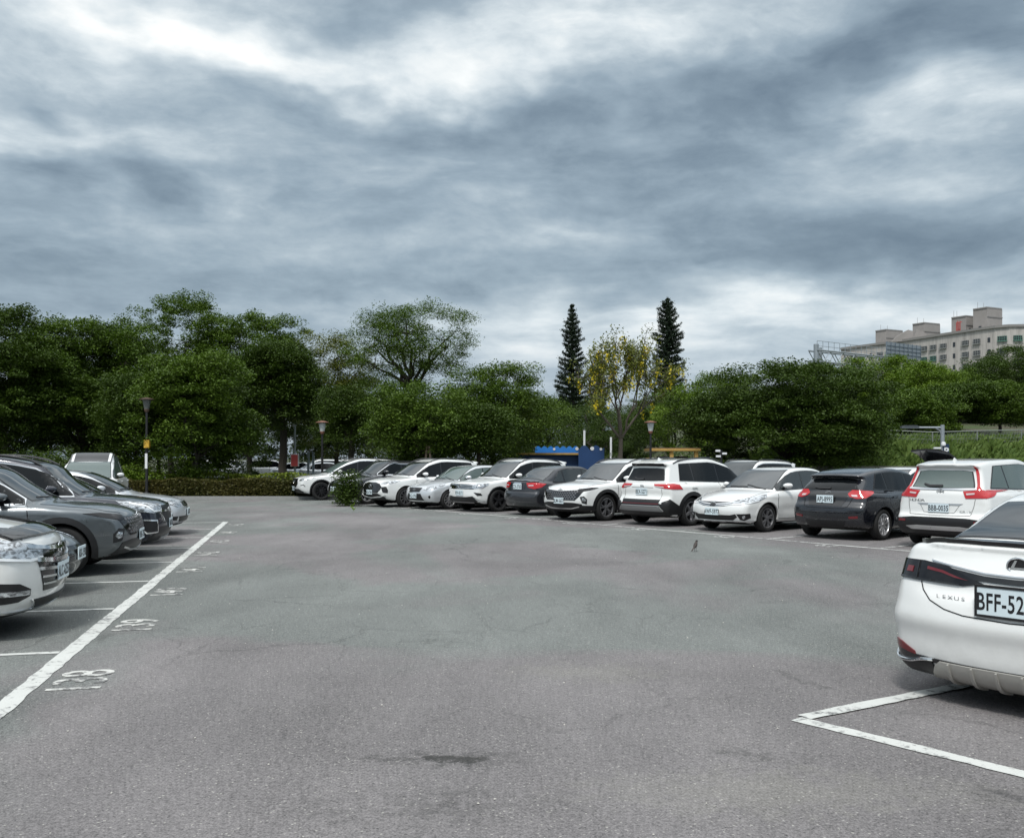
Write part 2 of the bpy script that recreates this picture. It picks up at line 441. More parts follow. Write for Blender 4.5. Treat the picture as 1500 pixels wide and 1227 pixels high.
        # faces crossing edges along each axis
        for ax in range(3):
            b, c = [(1, 2), (2, 0), (0, 1)][ax]
            sl0 = [slice(1, -1)]*3; sl1 = [slice(1, -1)]*3
            sl0[ax] = slice(0, -1); sl1[ax] = slice(1, None)
            v0 = ins[tuple(sl0)]; v1 = ins[tuple(sl1)]; cr_ = np.argwhere(v0 != v1)
            if not len(cr_): continue
            fl = v0[tuple(cr_.T)]
            base = cr_.copy(); base[:, b] += 1; base[:, c] += 1      # grid vertex index; ax index as is
            def cell(db, dc):
                q_ = base.copy(); q_[:, b] -= db; q_[:, c] -= dc
                return idx[tuple(q_.T)]
            quad = np.stack([cell(1, 1), cell(0, 1), cell(0, 0), cell(1, 0)], 1)
            quad[~fl] = quad[~fl][:, ::-1]
            F.append(quad)
        F = np.concatenate(F); F = F[(F >= 0).all(1)]
        return V, F
    def trace(s, P, D, wells=False):
        """march points P along unit D onto the body"""
        P = P.copy(); best = P.copy(); bf = np.full(len(P), 1e9); T = np.zeros(len(P))
        for _ in range(60):
            f = s.sdf(P, wells); m = f < bf; bf = np.where(m, f, bf); best[m] = P[m]
            st = np.where(f > .0005, f*.75, f*.75)
            st = np.where(bf < .003, f*.8, np.maximum(f*.75, .002))
            st = np.where(T > 6, 0, st); T = T+st
            P = P+st[:, None]*D
        f = s.sdf(P, wells); bad = np.abs(f) > .02
        if bad.any():
            B = best[bad]
            for _ in range(5):
                g, gl = s.grad(B, wells); B = B-g*(s.sdf(B, wells)/np.maximum(gl, .4))[:, None]
            P[bad] = B
        return P
    def topz(s, d):
        P = np.array([[s.L/2-d, 0, 2.2]]); return float(s.trace(P, np.array([[0, 0, -1.]]))[0, 2])
def view_frame(s, view):
    a = {'front': 0, 'side': 90, 'rear': 180}.get(view, view)
    if view == 'top': return None
    a = R(a); o = np.array([math.cos(a), math.sin(a), 0]); u = np.array([-math.sin(a), math.cos(a), 0])
    return o, u
def to2(B, view, pts):
    if isinstance(pts, tuple) and pts[0] == '2d': return pts[1]
    zs = getattr(B, 'zs', 0.)
    pts = [tuple(p) if view == 'top' else (*p[:-1], p[-1]+zs) for p in pts]
    if view == 'top': return [(B.L/2-p[0], p[1]) for p in pts]
    if view == 'side': return [(p[0]-B.L/2, p[-1]) for p in pts]
    if view == 'front': return [(p[-2], p[-1]) for p in pts]
    if view == 'rear': return [(-p[-2], p[-1]) for p in pts]
    a = R(view); return [(-(B.L/2-p[0])*math.sin(a)+p[1]*math.cos(a), p[2]) for p in pts]
def tess(poly, cell):
    poly = np.array(poly, float); n = len(poly); pts = []
    for i in range(n):
        a, b = poly[i], poly[(i+1) % n]; m = max(1, int(np.linalg.norm(b-a)/cell))
        for k in range(m): pts.append(a+(b-a)*k/m)
    nb = len(pts); bp = np.array(pts)
    lo, hi = bp.min(0), bp.max(0)
    gx = np.arange(lo[0]+cell*.5, hi[0], cell); gy = np.arange(lo[1]+cell*.5, hi[1], cell)
    if len(gx) and len(gy):
        GX, GY = np.meshgrid(gx, gy); q = np.stack([GX.ravel(), GY.ravel()], 1)
        ins = np.zeros(len(q), bool); dm = np.full(len(q), 1e9)
        for i in range(nb):
            a, b = bp[i], bp[(i+1) % nb]; e = b-a; l = (e*e).sum()+1e-12
            u = np.clip(((q-a) @ e)/l, 0, 1); dm = np.minimum(dm, np.linalg.norm(q-a-u[:, None]*e, axis=1))
            ins ^= ((a[1] > q[:, 1]) != (b[1] > q[:, 1])) & (q[:, 0] < (b[0]-a[0])*(q[:, 1]-a[1])/(b[1]-a[1]+1e-12)+a[0])
        q = q[ins & (dm > cell*.35)]
    else: q = np.zeros((0, 2))
    allp = [Vector(p) for p in bp]+[Vector(p) for p in q]
    edges = [(i, (i+1) % nb) for i in range(nb)]
    v, e, f, ov, oe, of = delaunay_2d_cdt(allp, edges, [list(range(nb))], 1, 1e-5, False)
    V = np.array([(p.x, p.y) for p in v]); F = [tuple(x) for x in f]
    if F:
        C = np.array([V[list(x)].mean(0) for x in F]); ins = np.zeros(len(C), bool)
        for i in range(nb):
            a, b = bp[i], bp[(i+1) % nb]
            ins ^= ((a[1] > C[:, 1]) != (b[1] > C[:, 1])) & (C[:, 0] < (b[0]-a[0])*(C[:, 1]-a[1])/(b[1]-a[1]+1e-12)+a[0])
        F = [x for x, k in zip(F, ins) if k]
    return V, F
def patch_geo(B, view, pts, off=.004, cell=.05, smooth=False, depth=.014):
    poly = to2(B, view, pts)
    if smooth: poly = cr(poly, 4)
    V2, F = tess(poly, cell)
    if len(F) == 0: return np.zeros((0, 3)), []
    if view == 'top':
        P = np.stack([V2[:, 0], V2[:, 1], np.full(len(V2), 2.3)], 1); D = np.tile([0, 0, -1.], (len(V2), 1))
    else:
        o, u = view_frame(B, view)
        P = V2[:, :1]*u+np.outer(V2[:, 1], [0, 0, 1.])+o*3.2; D = np.tile(-o, (len(V2), 1))
    T = B.trace(P, D)
    g, _ = B.grad(T, False, .006)
    top = T+g*off; bot = T-g*depth
    used = {}
    for f in F:
        for i in range(len(f)):
            a, b = f[i], f[(i+1) % len(f)]
            used[(a, b)] = 1
    n = len(top)
    # orient triangles outward
    FF = []
    f0 = F[0]; nn = np.cross(top[f0[1]]-top[f0[0]], top[f0[2]]-top[f0[0]])
    flip = False
    sc = 0
    for f in F[:40]:
        nn = np.cross(top[f[1]]-top[f[0]], top[f[2]]-top[f[0]]); sc += (nn*g[f[0]]).sum()
    flip = sc < 0
    for f in F: FF.append(f[::-1] if flip else f)
    for (a, b) in used:
        if (b, a) not in used:
            FF.append((b, a, a+n, b+n) if not flip else (a, b, b+n, a+n))
    return np.concatenate([top, bot]), FF
def mirror(V, F): 
    V = V.copy(); V[:, 1] *= -1; return V, [f[::-1] for f in F]
def cat(geos):
    Vs = []; Fs = []; b = 0
    for V, F in geos:
        Vs.append(V); Fs += [tuple(i+b for i in f) for f in F]; b += len(V)
    return np.concatenate(Vs), Fs
def strip_pts(B, view, pts, wd):
    P = np.array(to2(B, view, pts), float); n = len(P); L_, R_ = [], []
    for i in range(n):
        t_ = P[min(i+1, n-1)]-P[max(i-1, 0)]; t_ = t_/(np.linalg.norm(t_)+1e-9); nn = np.array([-t_[1], t_[0]])
        L_.append(P[i]+nn*wd/2); R_.append(P[i]-nn*wd/2)
    return ('2d', [tuple(p) for p in L_+R_[::-1]])
class Car:
    def __init__(s, name, label, q, pt, cell=.03, group=None, cat_='car', glass=None):
        s.B = Body(q); s.q = q; s.paint = pt; s.cell = cell; s.pc = max(.035, cell*1.4)
        s.root = tag(empty(name), label, cat_, group)
        V, F = s.B.mesh(cell)
        c = V[F].mean(1); d = s.B.L/2-c[:, 0]; mi = np.zeros(len(F), int)
        for dw in (q['fw'], q['rw']):
            rr = np.sqrt((d-dw)**2+(c[:, 2]-q['R'])**2)
            mi[(rr < q['R']+q.get('gap', .055)+cell*.35) & (np.abs(c[:, 1]) < s.B.W/2+.05)] = 1
        g, _ = s.B.grad(c, True); mi[(g[:, 2] < -.75) & (c[:, 2] < .32)] = 1
        s.body = raw('body', V, F, [pt, UNDER], True, s.root, mi=mi)
        s.glass = glass or GLASS
    def patch(s, name, view, pts, mat, off=.004, sym=False, par=None, smooth=False, cell=None, depth=.014):
        """view may be a list of (view, pts) joined into one part; sym makes the mirrored twin too"""
        jobs = view if isinstance(view, list) else [(view, pts)]
        V, F = cat([patch_geo(s.B, v, p, off, cell or s.pc, smooth, depth) for v, p in jobs])
        out = []
        for k in ((0, 1) if sym else (0,)):
            a, b = (V, F) if k == 0 else mirror(V, F)
            pa = par[k] if isinstance(par, list) else (par or s.root)
            out.append(raw(name, a, b, mat, True, pa, 50))
        return out if sym else out[0]
    def strip(s, name, view, pts, wd, mat, off=.004, sym=False, par=None, sm=False, cell=None):
        if sm: pts = cr(pts, 4, False)
        return s.patch(name, view, strip_pts(s.B, view, pts, wd), mat, off, sym, par, False, cell or .06)
    def multi(s, name, items, mat, off=.004, sym=False, par=None, cell=.06):
        """many strips or polygons in one mesh; items: (view, pts, width or None)"""
        jobs = [(v, strip_pts(s.B, v, p, wd) if wd else p) for v, p, wd in items]
        return s.patch(name, jobs, None, mat, off, sym, par, False, cell)
    def on(s, view, pts, off=0.):
        poly = np.array(to2(s.B, view, pts), float); o, u = view_frame(s.B, view)
        P = poly[:, :1]*u+np.outer(poly[:, 1], [0, 0, 1.])+o*3.2; T = s.B.trace(P, np.tile(-o, (len(P), 1))); g, _ = s.B.grad(T, False, .006)
        return [Vector(p) for p in T+g*off]
    def surf(s, view, y, z, off=0.):
        V, F = patch_geo(s.B, view, [(y-.01, z-.01), (y+.01, z-.01), (y+.01, z+.01), (y-.01, z+.01)], off, .05, depth=0)
        return Vector(V[:len(V)//2].mean(0))
    # ---- wheels
    def wheels(s, style='ten', mat=None, which=(0, 1)):
        q = s.q; Rw = q['R']; mat = mat or RIMS; rr = Rw*q.get('rimf', .71)
        key = (style, mat.name, round(Rw, 3)); me = Car.cache.get(key)
        if me is None:
            a = MB(); Mx = Matrix.Rotation(R(-90), 3, 'X')         # lathe axis z -> +y outward
            wt = .215
            prof = [(rr, -wt/2+.02), (rr+.02, -wt/2), (Rw-.03, -wt/2+.005), (Rw-.004, -wt/2+.03), (Rw, -.04), (Rw, .04), (Rw-.004, wt/2-.03), (Rw-.03, wt/2-.005), (rr+.03, wt/2), (rr+.004, wt/2-.01), (rr-.01, wt/2-.03)]
            a.lathe(prof, 40, Mx, True); ty = a.V, a.F
            b = MB(); b.lathe([(rr-.012, -.09), (rr-.002, .095), (rr-.020, .098), (rr-.03, .07), (rr-.04, -.05)], 40, Mx, True)
            if style in ('ten', 'tenb'): nsp, pair, w0, w1 = 10, 0, .030, .018
            elif style == 'five': nsp, pair, w0, w1 = 5, 0, .052, .034
            elif style == 'twin': nsp, pair, w0, w1 = 5, .17, .026, .022
            else: nsp, pair, w0, w1 = 7, .11, .022, .02
            for k in range(nsp):
                for sg in ((-1, 1) if pair else (0,)):
                    an = 2*math.pi*k/nsp+.2+sg*pair*.45; an2 = 2*math.pi*k/nsp+.2+sg*pair*1.25
                    d0 = Vector((math.cos(an), math.sin(an), 0)); d1 = Vector((math.cos(an2), math.sin(an2), 0))
                    t0 = Vector((-d0.y, d0.x, 0)); t1 = Vector((-d1.y, d1.x, 0))
                    p0 = d0*.045; p1 = d1*(rr-.012)
                    V = []
                    for (p, tt, ww, zf, zb) in ((p0, t0, w0, .078, .04), (d0.lerp(d1, .5)*(rr*.55), (t0+t1)/2, (w0+w1)/2, .092, .05), (p1, t1, w1, .088, .05)):
                        V += [p+tt*ww+Vector((0, 0, zb)), p+tt*ww*.7+Vector((0, 0, zf)), p-tt*ww*.7+Vector((0, 0, zf)), p-tt*ww+Vector((0, 0, zb))]
                    F = []
                    for i in range(2):
                        for j in range(4): F.append((i*4+j, i*4+(j+1) % 4, i*4+4+(j+1) % 4, i*4+4+j))
                    F += [(0, 3, 2, 1)[::-1], (8, 11, 10, 9)]
                    b.add([Mx @ v for v in V], F)
            b.lathe([(.075, .03), (.07, .078), (.045, .085), (.03, .083), (.028, .092), (.0, .094)], 16, Mx)
            c = MB(); c.lathe([(rr-.03, -.06), (rr-.03, -.03), (.05, -.02)], 24, Mx)
            c.lathe([(rr*.72, .0), (rr*.72, .02), (.03, .022)], 28, Mx)
            me = [raw('tyre', ty[0], ty[1], RUBBER, True, None, 40), raw('rim', b.V, b.F, mat, True, None, 30), raw('wheel', c.V, c.F, BLACKP, True, None, 40)]
            meshes = [o.data for o in me]
            for o in me: bpy.data.objects.remove(o)
            me = Car.cache[key] = meshes
        for k, dw in enumerate((q['fw'], q['rw'])):
            if k not in which: continue
            for sg in (1, -1):
                wl = bpy.data.objects.new('wheel', me[2]); COL.objects.link(wl); wl.parent = s.root
                wl.location = (s.B.L/2-dw, sg*(q['W']/2-.125), Rw-.003)
                wl.rotation_euler = (0, random.uniform(0, 6.28), 0 if sg > 0 else math.pi)
                for nm, mm in (('tyre', me[0]), ('rim', me[1])):
                    o = bpy.data.objects.new(nm, mm); COL.objects.link(o); o.parent = wl
    cache = {}
    # ---- glass house and doors from a few numbers
    def cabin(s):
        q = s.q; B = s.B; L = B.L; g = q['g']
        wd = g['ws']; # windscreen: base d, top d, half width base, half width top
        cb, ct, yb, yt = wd
        bw = .13
        base = [(cb+bw*(abs(k)/4)**2.2*yb/.8*1.0, yb*k/4) for k in range(-4, 5)]
        topp = [(ct+bw*(abs(k)/4)**2.2, yt*k/4) for k in range(4, -5, -1)]
        s.patch('windshield_surround', 'top', [(a-.02, b*1.03) for a, b in base]+[(a+.018, b*1.04) for a, b in topp], GLOSSB, .003)
        s.patch('windshield', 'top', base+topp, g.get('wsm', s.glass), .006, cell=.07)
        for y0, y1 in ((-.5, .05), (.0, .56)):
            s.strip('wiper', 'top', [(cb+.10, y0), (cb+.04, (y0+y1)/2), (cb+.03, y1)], .022, BLACKP, .015)
        rb = g.get('rear')
        if rb:
            kind, pts = rb; ci = 1 if kind == 'top' else 0
            k0 = [i for i, p in enumerate(pts) if abs(p[ci]) < 1e-6]
            bot, tp = pts[:k0[0]+1], pts[k0[-1]:]
            fl = lambda p: (p[0], -p[1]) if kind == 'top' else (-p[0], p[1])
            poly = bot[::-1]+tp[::-1]+[fl(p) for p in tp[1:]]+[fl(p) for p in bot[:-1]]
            c = np.mean(np.array(poly), 0); out = [tuple(c+(np.array(p)-c)*1.05) for p in poly]
            s.patch('rear_window_surround', kind, out, GLOSSB, .003)
            s.patch('rear_window', kind, poly, g.get('rwm', s.glass), .006, cell=.06)
        # side glass
        m = g.get('m', .085); ztop = lambda d: B.topz(d)-m-.0
        b0, b1 = g['belt']; d0, d1b, d1t = g['side']   # front point, rear bottom, rear top
        bel = lambda d: b0+(b1-b0)*(d-d0)/(d1b-d0)
        def side_poly(a_b, a_t, c_b, c_t, gr=0.):
            n = 9
            ts = [a_t+(c_t-a_t)*i/n for i in range(n+1)]
            up = [(d, max(bel(min(d, d1b))+.02, ztop(d)+gr)) for d in ts]
            lo = [(c_b+(a_b-c_b)*i/4, bel(c_b+(a_b-c_b)*i/4)-gr) for i in range(5)]
            return up+lo
        ds = d0
        for k in range(60):                             # where roof line minus margin meets the belt
            if ztop(ds) > bel(ds)+.03: break
            ds += .02
        s.ds = ds
        frame = side_poly(d0-.03, ds, d1b+.03, d1t+.02, .016)
        if g.get('chrome'): s.patch('window_trim', 'side', side_poly(d0-.04, ds-.02, d1b+.045, d1t+.035, .032), CHROME, .007, True, cell=.04, depth=.012)
        s.patch('window_frame', 'side', frame, GLOSSB, .010, True, depth=.016)
        sp = g['split']                                # list of d at pillars
        prev_b, prev_t = d0+.0, ds+.02
        for i, c in enumerate(list(sp)+[None]):
            if c is None: cb_, ct_ = d1b, d1t
            else: cb_, ct_ = c, c+g.get('lean', .03)
            s.patch('side_window', 'side', side_poly(prev_b, prev_t, cb_-.02*(c is not None), ct_-.02*(c is not None)), g.get('swm', s.glass), .014, True, cell=.06, depth=.006)
            prev_b, prev_t = cb_+.025, ct_+.025
        # doors
        z0 = g.get('sill', .34); fa, fb, rc = g['door']
        rr = q['R']+.13; arc = []
        for k in range(7):
            a = R(100+ (170-100)*k/6)
            arc.append((q['rw']-rr*math.sin(a-R(90)+R(0))*1.0 if False else q['rw']+rr*math.cos(a), q['R']+rr*math.sin(a)))
        arc = [p for p in arc if p[1] > z0+.02]
        fd = [(fa, z0+.05), (fa-.03, .6), (fa+.02, bel(fa)-.03), (fb-.006, bel(fb)-.025), (fb-.006, z0), (fa+.05, z0)]
        rd = [(fb+.006, z0), (fb+.006, bel(fb)-.025), (rc, bel(min(rc, d1b))-.03)]+[(min(rc, p[0]), p[1]) for p in arc if p[1] < bel(rc)-.08]+[(min(rc, q['rw']-rr*.97), z0)]
        a = s.patch('door', 'side', fd, s.paint, .003, True, cell=.05, depth=.01)
        b = s.patch('door', 'side', rd, s.paint, .003, True, cell=.05, depth=.01)
        zh = g.get('hz', bel(fb)-.13)
        for prt, dd in ((a, fb-.22), (b, rc-.30 if rc-.3 > fb+.35 else fb+.62)):
            s.strip('handle', 'side', [(dd, zh), (dd+.09, zh+.008), (dd+.19, zh+.005)], .026, g.get('hm', s.paint), .030, True, prt, cell=.03)
        s.multi('door_seam', [('side', [(fa-.004, z0), (fa-.036, .6), (fa+.014, bel(fa)-.02)], .012), ('side', [(fb, z0), (fb, bel(fb)-.02)], .012),
                              ('side', [(fa, z0-.004), (min(rc, q['rw']-rr), z0-.004)], .012)], GLOSSB, .0045, True)
        # mirrors
        md = g.get('mir', ds+.28); mz = bel(md)+.10
        yy = B.trace(np.array([[L/2-md, 2.0, mz-.03]]), np.array([[0, -1., 0]]))[0, 1]
        for sg in (1, -1):
            V = []; F = []; n = 14; mm = 8
            for i in range(mm+1):
                ph = math.pi*i/mm
                for k in range(n):
                    th = 2*math.pi*k/n
                    vx = math.cos(th)*math.sin(ph); vz = math.sin(th)*math.sin(ph); vy = -math.cos(ph)
                    sx_ = .10 if vx > 0 else .028
                    V.append((L/2-md+sx_*vx*(1-.15*vy)-.03*vy, sg*(yy+.145+.105*vy), mz+.062*vz*(1+.1*vy)))
            for i in range(mm):
                for k in range(n): F.append((i*n+k, i*n+(k+1) % n, (i+1)*n+(k+1) % n, (i+1)*n+k))
            mo = raw('wing_mirror', V, F if sg > 0 else [f[::-1] for f in F], g.get('mm', s.paint), True, s.root)
            ar = MB(); ar.box((L/2-md-.005, sg*(yy+.03), mz-.055), (.07, .13, .035)); ar.obj('mirror_arm', BLACKP, mo)
            gl = MB(); gl.box((L/2-md-.029, sg*(yy+.15), mz), (.006, .16, .088)); gl.obj('mirror_glass', CHROME, mo)
        # bonnet and tail shut lines
        hood = g.get('hood')
        if hood: s.multi('bonnet_seam', [('top', hood, .007)], GLOSSB, .004, True)
    def arches(s, mat=None, wd=.055, off=.012, sill=True, wells=(0, 1)):
        q = s.q; mat = mat or s.paint; z0 = q.get('g', {}).get('sill', .34)
        for k, dw in enumerate((q['fw'], q['rw'])):
            ro = q['R']+q.get('gap', .055); pts = []
            lo = q.get('archlo', .27)
            a0 = math.asin(max(-1, min(1, (lo-q['R'])/ro)))
            aa = [a0+(math.pi-2*a0)*i/20 for i in range(21)]
            outer = [(dw+(ro+wd)*math.cos(a), q['R']+(ro+wd)*math.sin(a)) for a in aa]
            inner = [(dw+(ro-.012)*math.cos(a), q['R']+(ro-.012)*math.sin(a)) for a in aa[::-1]]
            s.patch('wheel_arch', 'side', outer+inner, mat, off, True, cell=.04, depth=.03)
        if sill:
            ro = q['R']+q.get('gap', .055)
            s.patch('sill', 'side', [(q['fw']+ro+.01, .23), (q['fw']+ro+.01, z0-.02), (q['rw']-ro-.01, z0-.02), (q['rw']-ro-.01, .23)], mat, off, True, cell=.06)
    def plate(s, where, z, txt, w=.38, h=.16, frame=False, tilt=0.):
        sg = 1 if where == 'front' else -1
        xs_ = [s.surf(where, 0, z+k*h*.5).x*sg for k in (-1, 0, 1)]
        x = sg*(max(xs_)+.016)
        a = MB(); a.box((x, 0, z), (.012, w, h), 0); pl = a.obj('number_plate', PLATE, s.root)
        if frame:
            f = MB(); t_ = .016
            f.box((x, 0, z+h/2+t_/2), (.02, w+2*t_, t_)); f.box((x, 0, z-h/2-t_/2), (.02, w+2*t_, t_))
            f.box((x, w/2+t_/2, z), (.02, t_, h)); f.box((x, -w/2-t_/2, z), (.02, t_, h)); f.box((x, -w*.36, z-h/2-.028), (.018, .022, .02))
            f.obj('plate_frame', BLACKP, pl, sharp=20)
        b = MB(); b.box((x-sg*.014, 0, z), (.018, w*.8, h*.7)); b.obj('plate_holder', BLACKP, pl)
        rot = Matrix.Rotation(R(90)*sg, 3, 'Z') @ Matrix.Rotation(R(90), 3, 'X')
        text_mesh('plate_text', txt, h*.90, INK, pl, (x+sg*.0065, 0, z-h*.06), rot, .0012, .62 if len(txt) > 7 else .66, .0022, spacing=1.06)
        return pl
    def lettering(s, name, txt, size, where, y0, z, step, mat, off=.010):
        sg = 1 if where == 'front' else -1; me = MB()
        for i, ch in enumerate(txt):
            y = y0+sg*step*i; p = s.surf(where, y, z, off); q = s.surf(where, y+.02, z, off); ty = (q-p).normalized()*sg; up = Vector((0, 0, 1)); nn_ = ty.cross(up).normalized()
            o = text_mesh('tmp', ch, size, mat, None, (0, 0, 0), None, .0015, 1.5)
            M = Matrix((ty, up, nn_)).transposed()
            V = [p+M @ v.co for v in o.data.vertices]; me.add(V, [tuple(f.vertices) for f in o.data.polygons]); bpy.data.objects.remove(o)
        return me.obj(name, mat, s.root, smooth=False)
    def roof_rails(s, d0, d1, y, mat=None, h=.035):
        ds = np.linspace(d0, d1, 12)
        P = np.array([[s.B.L/2-d, y, 2.2] for d in ds]); T = s.B.trace(P, np.tile([0, 0, -1.], (12, 1)))
        for sg in (1, -1):
            m_ = MB(); pts = [Vector((p[0], sg*p[1], p[2]+(h if 0 < i < 11 else 0))) for i, p in enumerate(T)]
            m_.tube(pts, .017, 8); m_.obj('roof_rail', mat or GLOSSB, s.root)
    def antenna(s, d):
        z = s.B.topz(d); x = s.B.L/2-d; m_ = MB()
        m_.add([(x+.09, 0, z-.005), (x-.06, .03, z-.005), (x-.06, -.03, z-.005), (x-.055, 0, z+.062), (x-.02, .012, z+.04), (x-.02, -.012, z+.04)],
               [(0, 4, 1), (4, 3, 1), (0, 2, 5), (5, 2, 3), (1, 3, 2), (0, 5, 3, 4), (0, 1, 2)])
        m_.obj('roof_antenna', s.paint, s.root)
    def badge(s, where, z, r=.05, flat=.62, mat=None, y=0.):
        sg = 1 if where == 'front' else -1; p = s.surf(where, y, z); m_ = MB()
        M = Matrix.Rotation(R(90)*sg, 3, 'Y')
        V = []; 
        n = 28; mn = 8; F = []
        for k in range(n):
            a = 2*math.pi*k/n
            for j in range(mn):
                b = 2*math.pi*j/mn; rr = r+.1*r*math.cos(b)
                V.append((p.x+sg*(.012+.1*r*math.sin(b)), y+rr*math.cos(a), z+rr*flat*math.sin(a)))
        for k in range(n):
            for j in range(mn): F.append((k*mn+j, k*mn+(j+1) % mn, ((k+1) % n)*mn+(j+1) % mn, ((k+1) % n)*mn+j))
        m_.add(V, F)
        m_.box((p.x+sg*.010, y, z), (.012, r*1.5, r*.16)); m_.box((p.x+sg*.010, y, z), (.012, r*.2, r*flat*1.9))
        return m_.obj('badge', mat or CHROME, s.root)
    def place(s, x, y, ang):
        s.root.location = (x, y, .008); s.root.rotation_euler = (0, 0, ang); return s
# ============================================================ car shapes (d from the nose, z)
def bottom(L, zb=.20): return [(L-.55, zb), (L/2, zb-.01), (.55, zb)]
def q_car(L, W, H, fw, rw, Rw, nose, tail, cowl, roof, rear, belt=1.10, **k):
    low = nose+[(cowl[0]+.25, belt), (L*.5, belt+.01)]+tail+bottom(L)
    gh = [(cowl[0]-.16, .80), (cowl[0]-.12, cowl[1]-.06), (cowl[0]+.02, cowl[1]+.015)]+roof+rear+[(L*.5, .80)]
    q = dict(L=L, W=W, H=H, fw=fw, rw=rw, R=Rw, low=low, gh=gh, gz=belt-.12)
    q.update(k); return q
def sedan_q(L=4.62, W=1.775, H=1.475, nose=None, tail=None, fw=.93, rw=3.63, Rw=.325, roofs=None, **k):
    k0 = L-4.62; h = H-1.475
    nose = nose or [(.22, .19), (.07, .26), (.015, .38), (.0, .48), (.015, .56), (.05, .64), (.13, .715), (.30, .79), (.62, .875), (.95, .925), (1.20, .95)]
    tail = tail or [(L-.92, .985), (L-.57, 1.0), (L-.22, 1.01), (L-.12, .985), (L-.075, .88), (L-.06, .75), (L-.02, .62), (L-.01, .45), (L-.08, .30), (L-.22, .21)]
    g = dict(ws=(1.24, 2.02, .68, .53), rear=('top', [(L-1.0, .50), (L-1.0, 0.0), (L-.52, 0.0), (L-.52, .60)]), belt=(.945, 1.0), side=(1.42, L-.90, L-1.12),
             split=(2.43, L-1.34), door=(1.32, 2.46, L-1.20), hood=[(1.22, .70), (.8, .69), (.42, .66), (.2, .5)], mir=1.68, m=.10, sill=.30)
    g.update(k.pop('g', {}))
    qq = dict(bf=.30, br=.2, sec=[-.09, -.035, -.01, 0, -.014, -.045, -.10, -.2], crease=.80, belt=.965, g=g); qq.update(k)
    roofs = roofs or ([(1.62, 1.22+h*.6), (1.98, 1.39+h), (2.3, H-.02), (2.75, H), (3.2+k0*.5, H-.02)], [(L-1.12, H-.075), (L-.77, H-.235), (L-.46, 1.04), (L-.42, .80)])
    return q_car(L, W, H, fw, rw, Rw, nose, tail, (1.18, .955), roofs[0], roofs[1], **qq)
NOSE_SUV = [(.30, .22), (.12, .27), (.04, .36), (.005, .48), (.0, .62), (.02, .76), (.06, .86), (.16, .93), (.40, .985), (.80, 1.03), (1.15, 1.06)]
NOSE_ROUND = [(.30, .21), (.12, .25), (.04, .34), (.0, .46), (.01, .60), (.06, .72), (.15, .82), (.34, .90), (.62, .96), (.9, 1.01), (1.15, 1.04)]
def suv_q(L, W, H, fw, rw, Rw, nose=None, belt=1.08, cowl=(1.18, 1.06), top=(2.05, 1.58), tail=None, rear=None, g=None, **k):
    nose = nose or NOSE_SUV
    tail = tail or [(L-.62, belt+.01), (L-.24, belt), (L-.13, 1.0), (L-.09, .86), (L-.07, .74), (L-.01, .64), (L, .52), (L-.03, .38), (L-.10, .27), (L-.22, .21)]
    roof = [(cowl[0]+.42, cowl[1]+.26), (top[0]-.12, top[1]-.05), (top[0]+.16, top[1]+.03), (L*.56, H), (L*.68, H-.003), (L-.72, H-.035), (L-.42, H-.075), (L-.28, H-.10)]
    rear = rear or [(L-.27, H-.135), (L-.35, H-.17), (L-.24, belt+.16), (L-.17, belt+.02), (L-.17, .8)]
    gg = dict(ws=(cowl[0]+.06, top[0]+.0, .70, .575), rear=('rear', [(.60, belt+.05), (0., belt+.04), (0., H-.20), (.50, H-.21)]), belt=(belt-.005, belt+.03),
              side=(cowl[0]+.25, L-.50, L-.72), split=(2.45, 3.42), door=(fw+.42, 2.48, rw+.12), hood=[(cowl[0]+.05, .74), (.8, .73), (.36, .70), (.2, .55)], m=.12, sill=.40)
    gg.update(g or {})
    qq = dict(bf=.22, br=.15, g=gg, tum=.30, crg=.04, sec=[-.07, -.03, -.006, 0, -.004, -.02, -.055, -.12], crease=.95, flare=.022)
    qq.update(k)
    return q_car(L, W, H, fw, rw, Rw, nose, tail, cowl, roof, rear, belt=belt, **qq)
def lens(c, par, view, cx, cz, r, mat=None, d=None):
    """small round lamp unit inside a head lamp"""
    pts = [(cx+r*math.cos(k*.63), cz+r*math.sin(k*.63)) for k in range(10)]
    return c.patch('lamp_unit', view, pts, mat or DRL, .015, True, par)
